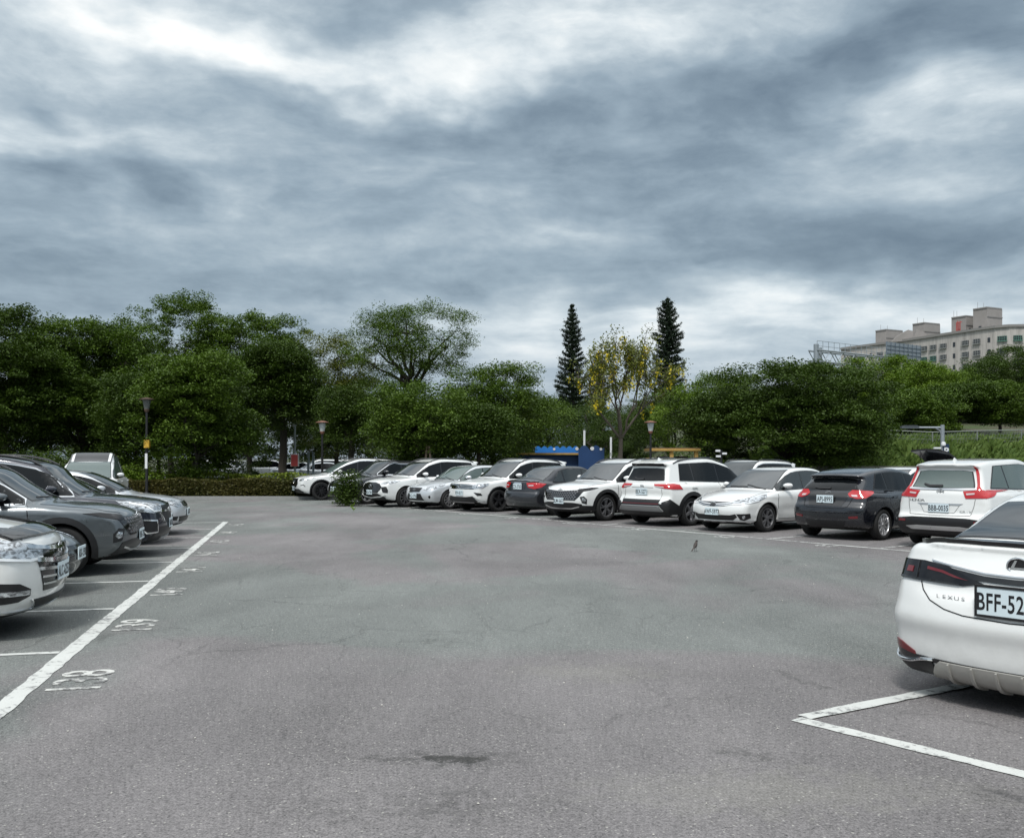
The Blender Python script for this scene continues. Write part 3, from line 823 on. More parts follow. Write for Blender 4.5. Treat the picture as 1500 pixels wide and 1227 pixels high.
# ---------------------------------------------------------------- right hand row, noses toward the lane
def build_corolla():
    c = Car('parked_car', 'white sedan with chrome grille bars, between white SUV tail and black hatchback', sedan_q(), P_WHITE, .028, cat_='sedan', group=ROWR)
    c.q['g']['swm'] = GLASSM; c.q['g']['wsm'] = GLASSW
    c.cabin(); c.wheels('twin', RIMG); c.arches(wd=.03, off=.006)
    c.patch('grille', 'front', [(-.56, .655), (-.3, .60), (0, .585), (.3, .60), (.56, .655), (.5, .69), (.25, .695), (0, .70), (-.25, .695), (-.5, .69)], GLOSSB, .004)
    c.multi('grille_bar', [('front', [(-.60, .70), (-.3, .655), (-.08, .64)], .022), ('front', [(.60, .70), (.3, .655), (.08, .64)], .022),
                           ('front', [(-.54, .655), (-.28, .618), (-.08, .60)], .018), ('front', [(.54, .655), (.28, .618), (.08, .60)], .018)], CHROME, .012)
    c.badge('front', .645, .068, .66)
    a = c.patch('headlight', 45, [(.13, .47, .70), (.2, .62, .745), (.45, .80, .80), (.92, .86, .87), (.88, .87, .80), (.6, .87, .72), (.35, .78, .665), (.2, .62, .635), (.13, .47, .64)], LAMP, .008, True)
    c.strip('lamp_strip', 45, [(.13, .47, .645), (.2, .62, .642), (.35, .78, .672), (.6, .87, .727)], .014, DRL, .014, True, a)
    c.patch('air_intake', 'front', [(-.60, .36), (-.5, .285), (.5, .285), (.60, .36), (.57, .43), (.45, .40), (-.45, .40), (-.57, .43)], BLACKP, .005)
    c.strip('chin_strip', 'front', [(-.62, .27), (-.3, .255), (0, .25), (.3, .255), (.62, .27)], .018, CHROME, .012)
    f = c.patch('fog_lamp_bezel', 40, [(.1, .60, .43), (.3, .84, .44), (.33, .84, .34), (.22, .74, .28), (.15, .68, .30)], BLACKP, .005, True)
    c.patch('fog_lamp', 40, [(.2, .735+.045*math.cos(k*.7), .36+.042*math.sin(k*.7)) for k in range(9)], LAMP, .012, True, f)
    c.plate('front', .475, 'AWF-5977')
    return c
def build_tucson(pt, label, group, txt, light, cell=.03):
    nose = [(.32, .24), (.12, .29), (.04, .38), (.0, .52), (.01, .66), (.035, .78), (.08, .86), (.2, .93), (.45, .99), (.85, 1.03), (1.15, 1.06)]
    q = suv_q(4.60, 1.865, 1.665, .93, 3.665, .365, nose, belt=1.06, top=(2.0, 1.56), crease=.90, flare=.03, g=dict(swm=GLASS, wsm=GLASSW, belt=(1.04, 1.13), chrome=not light))
    c = Car('parked_car', label, q, pt, cell, cat_='suv', group=group)
    c.cabin(); c.wheels('twin', RIMG); c.arches(BLACKP, .075, .014); c.roof_rails(2.0, 4.0, .62)
    c.patch('grille', 'front', [(-.55, .56), (.55, .56), (.66, .66), (.78, .84), (.5, .835), (0, .80), (-.5, .835), (-.78, .84), (-.66, .66)], GLOSSB, .006)
    it = []
    for r_ in range(5):
        z = .60+r_*.048
        for k in range(-7, 8):
            y = k*.085+(.042 if r_ % 2 else 0)
            if abs(y) < .52+r_*.035: it.append(('front', [(y-.034, z), (y, z+.030), (y+.034, z), (y, z-.012)], None))
    c.multi('grille_pattern', it, RIMG, .014, cell=.08)
    c.patch('headlight', 50, [(.06, .56, .80), (.10, .70, .865), (.40, .86, .905), (.62, .90, .90), (.35, .87, .84), (.12, .74, .79)], LAMPD, .010, True)
    c.patch('lower_lamp', 45, [(.10, .70, .66), (.16, .80, .68), (.22, .85, .60), (.22, .85, .47), (.13, .76, .50)], BLACKP, .008, True)
    c.patch('lower_lamp_lens', 45, [(.13, .76, .63), (.17, .81, .63), (.20, .84, .57), (.17, .81, .53), (.13, .76, .55)], LAMP, .016, True)
    c.patch('lower_bumper', [('front', [(-.74, .47), (-.5, .50), (.5, .50), (.74, .47), (.80, .30), (-.80, .30)]), (50, [(.1, .70, .44), (.4, .92, .42), (.55, .93, .28), (.1, .70, .28)])], None, BLACKP, .008)
    c.strip('skid_trim', 'front', [(-.66, .40), (-.4, .345), (0, .335), (.4, .345), (.66, .40)], .024, SATIN, .018)
    c.badge('front', .84, .07, .6)
    c.plate('front', .545, txt)
    return c
def build_tiguan():
    nose = [(.30, .24), (.12, .29), (.03, .38), (.0, .50), (.01, .64), (.02, .74), (.05, .86), (.16, .93), (.45, .975), (.85, 1.02), (1.15, 1.05)]
    q = suv_q(4.49, 1.84, 1.665, .90, 3.58, .36, nose, belt=1.05, g=dict(swm=GLASS, wsm=GLASSW, chrome=False), cell=.03)
    c = Car('parked_car', 'white SUV with black wheels, behind the dark grey sedan tail in the right row', q, P_WHITE, .032, cat_='suv', group=ROWR)
    c.cabin(); c.wheels('five', RIMB); c.arches(BLACKP, .03, .01); c.roof_rails(2.0, 3.9, .60)
    c.patch('grille', 'front', [(-.62, .72), (.62, .72), (.60, .86), (.4, .875), (-.4, .875), (-.60, .86)], GLOSSB, .006)
    c.multi('grille_bar', [('front', [(-.6, .755), (.6, .755)], .016), ('front', [(-.6, .80), (.6, .80)], .016), ('front', [(-.6, .845), (.6, .845)], .016)], CHROME, .013)
    c.badge('front', .80, .065, 1.0)
    c.patch('headlight', 45, [(.05, .60, .73), (.05, .60, .86), (.2, .78, .89), (.52, .88, .91), (.45, .88, .85), (.25, .84, .75)], LAMP, .010, True)
    c.patch('fog_lamp_bezel', 40, [(.08, .62, .62), (.2, .82, .60), (.26, .84, .53), (.15, .74, .51)], BLACKP, .006, True)
    c.patch('air_intake', 'front', [(-.60, .50), (-.3, .47), (.3, .47), (.60, .50), (.72, .34), (.5, .28), (-.5, .28), (-.72, .34)], BLACKP, .006)
    c.multi('skid_trim', [('front', [(-.60, .49), (-.76, .40), (-.82, .33)], .022), ('front', [(.60, .49), (.76, .40), (.82, .33)], .022), ('front', [(-.55, .30), (.55, .30)], .02)], SATIN, .014)
    c.plate('front', .60, 'RFH-8171')
    return c
def build_ct():
    L = 4.35
    nose = [(.26, .19), (.09, .25), (.02, .35), (.0, .46), (.02, .60), (.07, .70), (.17, .765), (.35, .82), (.65, .89), (.95, .935), (1.15, .955)]
    q = sedan_q(L, 1.765, 1.455, nose, hatch_tail(L, .98), .88, 3.48, .32,
                ([(1.62, 1.22), (1.98, 1.38), (2.3, 1.435), (2.75, 1.455), (3.3, 1.43)], [(3.8, 1.35), (3.98, 1.31), (3.96, 1.27), (4.15, 1.02), (4.18, .80)]),
                g=dict(ws=(1.22, 2.0, .68, .53), rear=('rear', [(.55, 1.06), (0, 1.05), (0, 1.25), (.48, 1.25)]), side=(1.40, 3.85, 3.55), split=(2.38, 3.3), door=(1.28, 2.4, 3.32), swm=GLASSG, wsm=GLASSG, mir=1.64))
    c = Car('parked_car', 'low silver white hatchback, second white car left of dark grey sedan', q, P_SILVER, .034, cat_='hatchback', group=ROWR)
    c.cabin(); c.wheels('ten', RIMS); c.arches(wd=.03, off=.006)
    c.patch('grille', 'front', [(-.30, .575), (.30, .575), (.38, .70), (.33, .715), (-.33, .715), (-.38, .70)], BLACKP, .006)
    c.strip('grille_trim', 'front', [(-.30, .572), (.30, .572), (.38, .70), (.33, .717), (-.33, .717), (-.38, .70), (-.30, .572)], .014, CHROME, .012)
    c.badge('front', .65, .055, .75)
    c.patch('air_intake', 'front', [(-.36, .52), (.36, .52), (.48, .30), (-.48, .30)], BLACKP, .006)
    c.patch('headlight', 45, [(.09, .44, .655), (.14, .58, .72), (.4, .78, .80), (.72, .84, .83), (.6, .85, .77), (.3, .78, .68), (.14, .56, .62)], LAMP, .008, True)
    c.patch('fog_lamp', 42, [(.15, .70+.05*math.cos(k*.7), .42+.05*math.sin(k*.7)) for k in range(9)], LAMPD, .010, True)
    c.plate('front', .45, 'ALD-3926')
    return c
def hatch_tail(L, belt): return [(L-.8, belt), (L-.35, belt-.01), (L-.17, belt-.06), (L-.10, .86), (L-.07, .72), (L-.01, .60), (L, .46), (L-.04, .32), (L-.14, .23), (L-.3, .20)]
def build_hs():
    nose = [(.32, .23), (.12, .28), (.04, .37), (.0, .50), (.02, .66), (.05, .78), (.12, .87), (.26, .93), (.5, .98), (.9, 1.02), (1.15, 1.045)]
    q = suv_q(4.57, 1.876, 1.66, .93, 3.65, .355, nose, belt=1.05, top=(2.05, 1.56), cell=.034, g=dict(swm=GLASS, wsm=GLASSW, belt=(1.03, 1.10)))
    c = Car('parked_car', 'white SUV with wide black oval grille, right of the dark crossover', q, P_WHITE, .034, cat_='suv', group=ROWR)
    c.cabin(); c.wheels('ten', RIMG); c.arches(wd=.03, off=.006); c.roof_rails(2.0, 4.0, .60)
    c.patch('grille', 'front', [(-.46, .50), (.46, .50), (.60, .62), (.62, .72), (.50, .81), (.25, .86), (-.25, .86), (-.50, .81), (-.62, .72), (-.60, .62)], GLOSSB, .008, smooth=False)
    c.badge('front', .72, .07, 1.0)
    c.patch('headlight', 45, [(.12, .55, .82), (.2, .68, .86), (.5, .84, .915), (.70, .89, .92), (.5, .87, .85), (.25, .78, .79)], LAMP, .010, True)
    c.patch('side_intake', 38, [(.05, .64, .70), (.2, .80, .72), (.24, .84, .60), (.22, .84, .50), (.1, .72, .52)], BLACKP, .008, True)
    c.patch('lower_bumper', [('front', [(-.48, .48), (.48, .48), (.76, .36), (.74, .28), (-.74, .28), (-.76, .36)])], None, BLACKP, .008)
    c.strip('chin_strip', 'front', [(-.80, .44), (-.55, .37), (0, .33), (.55, .37), (.80, .44)], .03, P_WHITE, .02)
    c.plate('front', .52, 'BGA-7061')
    return c
def build_qx():
    nose = [(.32, .25), (.12, .30), (.03, .40), (.0, .54), (.01, .68), (.03, .80), (.10, .88), (.28, .94), (.55, .985), (.95, 1.03), (1.2, 1.055)]
    q = suv_q(4.69, 1.90, 1.675, .93, 3.73, .375, nose, belt=1.06, top=(2.15, 1.57), cell=.038, g=dict(swm=GLASS, wsm=GLASSG, chrome=True))
    c = Car('parked_car', 'white SUV parked side on by the hedge, nose end just right of it', q, P_WHITE, .036, cat_='suv', group=ROWR)
    c.cabin(); c.wheels('ten', RIMB); c.arches(BLACKP, .04, .01); c.roof_rails(2.1, 4.1, .60)
    c.patch('grille', 'front', [(-.36, .54), (.36, .54), (.50, .66), (.46, .78), (.40, .84), (-.40, .84), (-.46, .78), (-.50, .66)], GLOSSB, .010)
    c.strip('grille_trim', 'front', [(-.37, .535), (.37, .535), (.51, .66), (.47, .79), (.41, .85), (-.41, .85), (-.47, .79), (-.51, .66), (-.37, .535)], .02, GLOSSB, .018)
    c.badge('front', .72, .07, .6)
    c.patch('headlight', 45, [(.1, .56, .79), (.12, .62, .84), (.4, .84, .90), (.7, .90, .93), (.5, .89, .86), (.2, .74, .77)], LAMP, .010, True)
    c.strip('bumper_trim', 42, [(.1, .76, .60), (.2, .86, .63), (.25, .88, .56)], .02, BLACKP, .012, True)
    c.patch('lower_bumper', [('front', [(-.62, .46), (.62, .46), (.80, .36), (.78, .28), (-.78, .28), (-.80, .36)])], None, BLACKP, .008)
    c.plate('front', .47, 'BKE-2283')
    return c
# ---------------------------------------------------------------- right hand row, tails toward the lane
def build_focus():
    L = 4.36
    nose = [(.26, .19), (.09, .25), (.02, .35), (.0, .46), (.02, .60), (.07, .72), (.17, .79), (.35, .85), (.65, .91), (.95, .95), (1.15, .97)]
    tail = [(L-.8, 1.01), (L-.40, 1.02), (L-.22, 1.0), (L-.13, .92), (L-.09, .80), (L-.02, .70), (L, .58), (L-.01, .44), (L-.06, .30), (L-.2, .22)]
    q = sedan_q(L, 1.823, 1.484, nose, tail, .88, 3.53, .325,
                ([(1.60, 1.22), (1.95, 1.38), (2.25, 1.445), (2.65, 1.484), (3.2, 1.47)], [(3.72, 1.405), (3.98, 1.35), (4.0, 1.32), (3.90, 1.28), (4.10, 1.10), (4.15, 1.02), (4.16, .80)]),
                belt=.99, tum=.34, crease=.88,
                g=dict(ws=(1.22, 1.98, .68, .53), rear=('rear', [(.62, 1.04), (.3, 1.03), (0, 1.03), (0, 1.27), (.3, 1.27), (.46, 1.25)]), belt=(.955, 1.06), side=(1.40, 3.62, 3.42), split=(2.35, 3.18), door=(1.28, 2.37, 3.30), mir=1.62, m=.095))
    c = Car('parked_car', 'black hatchback seen from behind, the only fully black car in the right row', q, P_BLACK, .026, cat_='hatchback', group=ROWR)
    c.cabin(); c.wheels('ten', RIMS); c.arches(wd=.03, off=.006)
    c.patch('taillight', 132, [(L-.09, .56, .955), (L-.12, .66, 1.035), (L-.2, .80, 1.03), (L-.52, .89, 1.01), (L-.50, .89, .97), (L-.22, .84, .87), (L-.12, .72, .86), (L-.09, .58, .90)], RED, .010, True)
    c.patch('lens_white', 132, [(L-.1, .62, .935), (L-.13, .74, .935), (L-.13, .74, .895), (L-.1, .64, .90)], LENSC, .015, True)
    c.patch('plate_recess', 'rear', [(-.42, .98), (.42, .98), (.46, .88), (.38, .71), (-.38, .71), (-.46, .88)], GLOSSB, .004)
    c.multi('tailgate_seam', [('rear', [(-.56, .90), (-.50, .70), (-.40, .66), (.40, .66), (.50, .70), (.56, .90)], .010)], UNDER, .004)
    c.strip('bumper_crease', 'rear', [(-.80, .61), (-.4, .585), (0, .58), (.4, .585), (.80, .61)], .014, P_DARK, .012)
    c.patch('reflector', 145, [(L-.02, .56, .50), (L-.04, .76, .515), (L-.04, .76, .465), (L-.02, .56, .455)], REDD, .010, True)
    c.patch('diffuser', 'rear', [(-.46, .40), (.46, .40), (.40, .26), (-.40, .26)], BLACKP, .010)
    c.patch('roof_spoiler', 'top', [(L-.72, .0), (L-.72, .46), (L-.58, .50), (L-.50, .36), (L-.44, 0), (L-.50, -.36), (L-.58, -.50), (L-.72, -.46)], P_BLACK, .006, cell=.08)
    c.strip('wiper', 'rear', [(-.04, 1.06), (.2, 1.055), (.34, 1.075)], .03, BLACKP, .03)
    c.badge('rear', .985, .055, .45)
    c.plate('rear', .845, 'APJ-8995')
    return c
def build_crv():
    L = 4.585; H = 1.68
    tail = [(L-.62, 1.11), (L-.26, 1.10), (L-.15, 1.06), (L-.115, .95), (L-.09, .80), (L-.07, .68), (L-.015, .60), (L, .52), (L-.02, .40), (L-.08, .31), (L-.22, .24)]
    rear = [(L-.30, 1.565), (L-.31, 1.54), (L-.36, 1.50), (L-.25, 1.22), (L-.17, 1.12), (L-.17, .8)]
    q = suv_q(L, 1.855, H, .93, 3.59, .355, NOSE_ROUND, belt=1.10, cowl=(1.15, 1.06), top=(1.98, 1.57), tail=tail, rear=rear, crease=1.0, br=.17,
              g=dict(swm=GLASSG, rwm=GLASSG, rear=('rear', [(.56, 1.155), (.3, 1.145), (0, 1.145), (0, 1.46), (.3, 1.46), (.47, 1.44)]), belt=(1.06, 1.15), side=(1.4, L-.56, L-.86), chrome=False))
    c = Car('parked_car', 'white SUV seen from behind with tall L shaped red tail lights', q, P_PEARL, .026, cat_='suv', group=ROWR)
    c.cabin(); c.wheels('five', RIMS); c.arches(BLACKP, .045, .012); c.antenna(L-.75)
    c.patch('taillight', [('rear', [(.40, 1.085), (.58, 1.10), (.615, 1.16), (.565, 1.36), (.515, 1.54), (.555, 1.53), (.60, 1.40), (.655, 1.17), (.70, 1.11), (.80, 1.10), (.80, .97), (.46, .955)]),
             (128, [(L-.16, .74, 1.105), (L-.30, .86, 1.10), (L-.50, .92, 1.06), (L-.36, .91, 1.0), (L-.2, .84, .965), (L-.14, .74, .965)])], None, RED, .012, True)
    c.multi('lamp_inner', [('rear', [(.46, 1.045), (.60, 1.055), (.60, 1.03), (.47, 1.015)], None), ('rear', [(-.46, 1.045), (-.60, 1.055), (-.60, 1.03), (-.47, 1.015)], None)], LENSC, .020)
    c.strip('tailgate_trim', 'rear', [(-.62, 1.125), (0, 1.115), (.62, 1.125)], .028, CHROME, .016)
    c.patch('plate_recess', 'rear', [(-.42, .86), (.42, .86), (.36, .83), (-.36, .83)], SATIN, .012)
    c.multi('tailgate_seam', [('rear', [(.62, .95), (.60, .80), (.56, .645), (0, .635), (-.56, .645), (-.60, .80), (-.62, .95)], .010), ('rear', [(-.36, .82), (-.28, .69), (.28, .69), (.36, .82)], .008)], GREYP, .004)
    c.patch('lower_bumper', [('rear', [(-.82, .56), (-.5, .595), (0, .60), (.5, .595), (.82, .56), (.80, .28), (-.80, .28)]), (125, [(L-.05, .70, .56), (L-.5, .94, .54), (L-.6, .94, .30), (L-.05, .70, .30)]), (-125, [(L-.05, -.70, .56), (L-.5, -.94, .54), (L-.6, -.94, .30), (L-.05, -.70, .30)])], None, BLACKP, .010)
    c.patch('skid_plate', 'rear', [(-.62, .42), (-.4, .445), (.4, .445), (.62, .42), (.5, .37), (-.5, .37)], SATIN, .022)
    c.patch('reflector', 150, [(L-.02, .66, .545), (L-.04, .82, .545), (L-.04, .82, .505), (L-.02, .66, .505)], REDD, .016, True)
    c.strip('wiper', 'rear', [(-.02, 1.17), (.22, 1.165), (.34, 1.20)], .03, BLACKP, .03)
    c.badge('rear', 1.075, .065, .9)
    c.plate('rear', .775, 'BBB-0035')
    c.lettering('maker_lettering', 'HONDA', .07, 'rear', .56, .905, .062, CHROME)
    c.lettering('model_lettering', 'CR-V', .055, 'rear', -.40, .715, .05, CHROME)
    return c
def build_rav():
    L = 4.60; H = 1.685
    tail = [(L-.62, 1.09), (L-.26, 1.09), (L-.15, 1.04), (L-.12, .92), (L-.12, .78), (L-.08, .70), (L-.02, .62), (L, .50), (L-.02, .40), (L-.08, .31), (L-.22, .24)]
    rear = [(L-.30, 1.565), (L-.31, 1.54), (L-.37, 1.50), (L-.25, 1.22), (L-.19, 1.12), (L-.19, .8)]
    q = suv_q(L, 1.855, H, .93, 3.62, .36, NOSE_SUV, belt=1.08, cowl=(1.15, 1.06), top=(1.98, 1.57), tail=tail, rear=rear, crease=.97, flare=.035,
              g=dict(rear=('rear', [(.60, 1.14), (.3, 1.13), (0, 1.13), (0, 1.44), (.3, 1.44), (.50, 1.42)]), belt=(1.05, 1.14), side=(1.4, L-.72, L-.80), split=(2.45, 3.4)))
    c = Car('parked_car', 'white SUV tail with thin red lights and grey cladding, beside chrome grille sedan', q, P_PEARL, .028, cat_='suv', group=ROWR)
    c.cabin(); c.wheels('five', RIMG); c.arches(BLACKP, .085, .016); c.roof_rails(2.0, 4.0, .60); c.antenna(L-.8)
    c.patch('taillight', [('rear', [(.36, 1.045), (.62, 1.05), (.80, 1.05), (.80, .93), (.62, .95), (.40, 1.00)]), (128, [(L-.16, .74, 1.05), (L-.35, .88, 1.055), (L-.52, .91, 1.03), (L-.62, .92, .92), (L-.3, .89, .92), (L-.14, .74, .94)])], None, RED, .012, True)
    c.multi('lamp_inner', [('rear', [(.42, 1.00), (.66, .985), (.66, .96), (.44, .985)], None), ('rear', [(-.42, 1.00), (-.66, .985), (-.66, .96), (-.44, .985)], None)], LENSC, .018)
    c.multi('tailgate_seam', [('rear', [(.60, .93), (.62, .80), (.60, .66), (-.60, .66), (-.62, .80), (-.60, .93)], .010), ('rear', [(-.36, .96), (.36, .96)], .010)], GREYP, .004)
    c.patch('garnish', 'rear', [(-.62, .665), (.62, .665), (.60, .58), (-.60, .58)], BLACKP, .010)
    c.patch('lower_bumper', [('rear', [(-.66, .56), (-.60, .58), (.60, .58), (.66, .56), (.84, .62), (.82, .28), (-.82, .28), (-.84, .62)]), (125, [(L-.04, .74, .60), (L-.2, .86, .68), (L-.58, .94, .46), (L-.6, .94, .30), (L-.05, .70, .30)]), (-125, [(L-.04, -.74, .60), (L-.2, -.86, .68), (L-.58, -.94, .46), (L-.6, -.94, .30), (L-.05, -.70, .30)])], None, GREYP if False else BLACKP, .012)
    c.patch('skid_plate', 'rear', [(-.62, .50), (.62, .50), (.70, .38), (-.70, .38)], GREYP, .020)
    c.strip('skid_trim', 'rear', [(-.72, .39), (-.62, .51), (.62, .51), (.72, .39)], .02, SATIN, .026)
    c.strip('reflector', 'rear', [(-.60, .565), (.60, .565)], .018, REDD, .018)
    c.patch('roof_spoiler', 'rear', [(-.52, 1.56), (.52, 1.56), (.56, 1.49), (-.56, 1.49)], GLOSSB, .014)
    c.strip('wiper', 'rear', [(0, 1.16), (.2, 1.155), (.32, 1.19)], .035, BLACKP, .03)
    c.badge('rear', 1.00, .055, .66)
    c.plate('rear', .86, 'BEX-5271')
    return c
def build_vios():
    L = 4.30
    nose = [(.26, .19), (.09, .25), (.02, .35), (.0, .46), (.02, .60), (.07, .70), (.17, .77), (.35, .83), (.65, .90), (.95, .94), (1.15, .955)]
    tail = [(L-.92, .985), (L-.55, 1.02), (L-.20, 1.03), (L-.10, .99), (L-.07, .88), (L-.06, .74), (L-.01, .64), (L, .48), (L-.06, .32), (L-.2, .22)]
    q = sedan_q(L, 1.70, 1.46, nose, tail, .83, 3.38, .31,
                ([(1.50, 1.20), (1.85, 1.37), (2.1, 1.44), (2.5, 1.46), (2.95, 1.44)], [(3.25, 1.36), (3.55, 1.18), (3.8, 1.05), (3.85, .80)]),
                g=dict(ws=(1.15, 1.88, .65, .51), rear=('top', [(3.22, .50), (3.22, 0.0), (3.74, 0.0), (3.74, .58)]), side=(1.3, 3.42, 3.12), split=(2.2, 3.0), door=(1.2, 2.22, 3.2), hood=[(1.15, .66), (.8, .65), (.4, .6), (.2, .46)], mir=1.55, swm=GLASSM, rwm=GLASSW))
    c = Car('parked_car', 'dark grey sedan seen from behind, between two white SUVs', q, P_DARK, .032, cat_='sedan', group=ROWR)
    c.cabin(); c.wheels('five', RIMS); c.arches(wd=.03, off=.006)
    c.patch('taillight', 132, [(L-.08, .38, .965), (L-.12, .66, .975), (L-.26, .80, .96), (L-.46, .84, .94), (L-.28, .83, .84), (L-.12, .68, .79), (L-.08, .46, .83)], RED, .010, True)
    c.patch('lens_white', 132, [(L-.09, .46, .905), (L-.12, .66, .915), (L-.12, .66, .88), (L-.09, .48, .87)], LENSC, .015, True)
    c.patch('plate_recess', 'rear', [(-.34, .97), (.34, .97), (.30, .76), (-.30, .76)], P_BLACK, .006)
    c.strip('trunk_trim', 'rear', [(-.16, .955), (.16, .955)], .03, CHROME, .02)
    c.patch('trunk_spoiler', 'top', [(L-.24, 0), (L-.26, .5), (L-.34, .66), (L-.26, .68), (L-.16, .5), (L-.12, 0), (L-.16, -.5), (L-.26, -.68), (L-.34, -.66), (L-.26, -.5)], P_DARK, .03, cell=.07)
    c.multi('trunk_seam', [('rear', [(-.62, .72), (.62, .72)], .012)], UNDER, .004)
    c.plate('rear', .86, 'ZX-3765')
    return c
# ---------------------------------------------------------------- the near white sedan at the right edge
def ellipse_badge(c, z, ry, rz):
    p = c.surf('rear', 0, z); m_ = MB(); V = []; F = []; n, mn = 32, 8
    for k in range(n):
        a = 2*math.pi*k/n
        for j in range(mn):
            b = 2*math.pi*j/mn; V.append((p.x-.014-.006*math.sin(b), math.cos(a)*(ry+.007*math.cos(b)), z+math.sin(a)*(rz+.007*math.cos(b))))
    for k in range(n):
        for j in range(mn): F.append((k*mn+j, k*mn+(j+1) % mn, ((k+1) % n)*mn+(j+1) % mn, ((k+1) % n)*mn+j))
    m_.add(V, F); M = Matrix.Rotation(R(-90), 3, 'Z') @ Matrix.Rotation(R(90), 3, 'X')
    L_ = MB(); pl = [(-.018, .036), (-.004, .036), (-.022, -.010), (.046, -.010), (.040, -.022), (-.046, -.022)]
    L_.prism([(q[0]*1.1, q[1]) for q in pl][::-1], .007, M)
    m_.add([v+Vector((p.x-.010, 0, z)) for v in map(Vector, L_.V)], L_.F)
    b = m_.obj('badge', CHROME, c.root)
    d = MB(); d.lathe([(0, 0), (1, 0), (1, 1), (0, 1)], 24, Matrix.Rotation(R(-90), 3, 'Y') @ Matrix.Diagonal((rz, ry, .008)).to_3x3()); o = d.obj('badge_backing', GLOSSB, b); o.location = (p.x-.001, 0, z)
def build_es():
    L = 4.975
    def extra(B, f, d, ay, z):
        # shallow scoop under the lamps and a proud lower bumper edge
        f = f+.030*sstep(d, L-.7, L-.2)*np.exp(-((z-.80)/.075)**2)*(1-sstep(ay, .50, .78))
        f = f-.016*sstep(d, L-.8, L-.3)*np.exp(-((z-.56)/.07)**2)
        f = f-.022*sstep(d, L-.36, L-.26)*np.exp(-((z-1.085)/.016)**2)
        return f
    nose = [(.26, .19), (.09, .25), (.02, .35), (.0, .46), (.02, .60), (.07, .70), (.17, .77), (.4, .84), (.75, .90), (1.05, .935), (1.3, .955)]
    tail = [(L-1.1, 1.02), (L-.62, 1.075), (L-.34, 1.095), (L-.245, 1.10), (L-.20, 1.075), (L-.165, 1.01), (L-.115, .92), (L-.06, .82), (L-.02, .70), (L, .60), (L-.005, .44), (L-.015, .31), (L-.06, .21), (L-.22, .15)]
    q = sedan_q(L, 1.865, 1.445, nose, tail, .98, 3.85, .345,
                ([(1.75, 1.19), (2.12, 1.36), (2.45, 1.425), (2.9, 1.445), (3.3, 1.43)], [(3.72, 1.355), (4.15, 1.205), (4.48, 1.085), (4.52, .80)]),
                br=.23, bp=2.8, kl=.09, tr=.055, extra=(extra,), crease=.88, tum=.40, gtr=.12,
                sec=[-.05, -.026, -.010, 0, -.001, -.010, -.055, -.16],
                g=dict(ws=(1.36, 2.15, .70, .55), rwm=GLASSW, rear=('top', [(3.66, .52), (3.68, .25), (3.69, 0.0), (4.42, 0.0), (4.40, .3), (4.36, .60)]), belt=(.955, 1.03), side=(1.52, 4.02, 3.72), split=(2.55, 3.55),
                       door=(1.42, 2.58, 3.66), hood=[(1.35, .72), (.9, .70), (.5, .66)], mir=1.8, chrome=True, m=.10))
    c = Car('parked_car', 'near white sedan seen from behind with dark tail lamps, alone at the right edge', q, P_PEARL, .018, cat_='sedan')
    c.pc = .03
    c.cabin(); c.wheels('ten', RIMG); c.arches(wd=.025, off=.006)
    c.B.zs = -.045
    # dark lamps joined by a black bar across the lid
    tl = c.patch('taillight', [('rear', [(.86, 1.00), (.66, 1.005), (.46, .985), (.30, .925), (.20, .895), (.34, .865), (.50, .868), (.86, .875)][::1]),
                          (128, [(L-.2, .76, 1.004), (L-.30, .85, 1.0), (L-.47, .905, .99), (L-.52, .915, .965), (L-.44, .915, .88), (L-.3, .88, .868), (L-.12, .76, .874)])], None, LAMPD, .010, True, cell=.03)
    c.patch('lamp_rim', [('rear', [(.84, .885), (.5, .880), (.36, .877), (.36, .866), (.5, .866), (.84, .871)])], None, GLOSSB, .016, True, tl, cell=.03)
    c.patch('lamp_red_strip', [('rear', [(.62, .968), (.50, .955), (.36, .918), (.30, .905), (.40, .915), (.50, .938), (.62, .948)])], None, REDD, .016, True, tl, cell=.03)
    c.patch('lamp_red_block', 140, [(L-.19, .79, .955), (L-.23, .83, .955), (L-.22, .83, .915), (L-.17, .79, .915)], REDD, .016, True, tl, cell=.03)
    c.strip('lamp_divider', 'rear', [(.70, 1.0), (.695, .875)], .008, GLOSSB, .019, True, tl, cell=.03)
    c.patch('lid_bar', 'rear', [(-.44, .975), (-.2, .945), (0, .94), (.2, .945), (.44, .975), (.30, .912), (0, .905), (-.30, .912)], GLOSSB, .008, cell=.03)
    c.strip('lid_chrome', 'rear', [(-.60, 1.012), (-.44, .992), (-.2, .962), (0, .957), (.2, .962), (.44, .992), (.60, 1.012)], .009, CHROME, .012, cell=.03)
    c.patch('lip_spoiler', 'top', [(L-.30, 0), (L-.31, .4), (L-.38, .62), (L-.50, .74), (L-.45, .79), (L-.34, .70), (L-.26, .5), (L-.215, .25), (L-.205, 0), (L-.215, -.25), (L-.26, -.5), (L-.34, -.70), (L-.45, -.79), (L-.50, -.74), (L-.38, -.62), (L-.31, -.4)], GLOSSB, .032, cell=.035)
    c.B.zs = -.055
    c.multi('trunk_seam', [('rear', [(.66, .875), (.63, .82), (.56, .76), (.44, .715), (.30, .69), (0, .68), (-.30, .69), (-.44, .715), (-.56, .76), (-.63, .82), (-.66, .875)], .007)], UNDER, .003, cell=.03)
    c.multi('quarter_seam', [('side', [(L-.36, .87), (L-.42, .70), (L-.52, .58), (L-.66, .54)], .006)], UNDER, .003, True)
    c.B.zs = -.095
    c.patch('reflector', [(140, [(L-.2, .85, .485), (L-.14, .80, .475), (L-.07, .70, .425), (L-.07, .70, .405), (L-.15, .82, .425), (L-.2, .86, .44)])], None, REDD, .010, True, cell=.025)
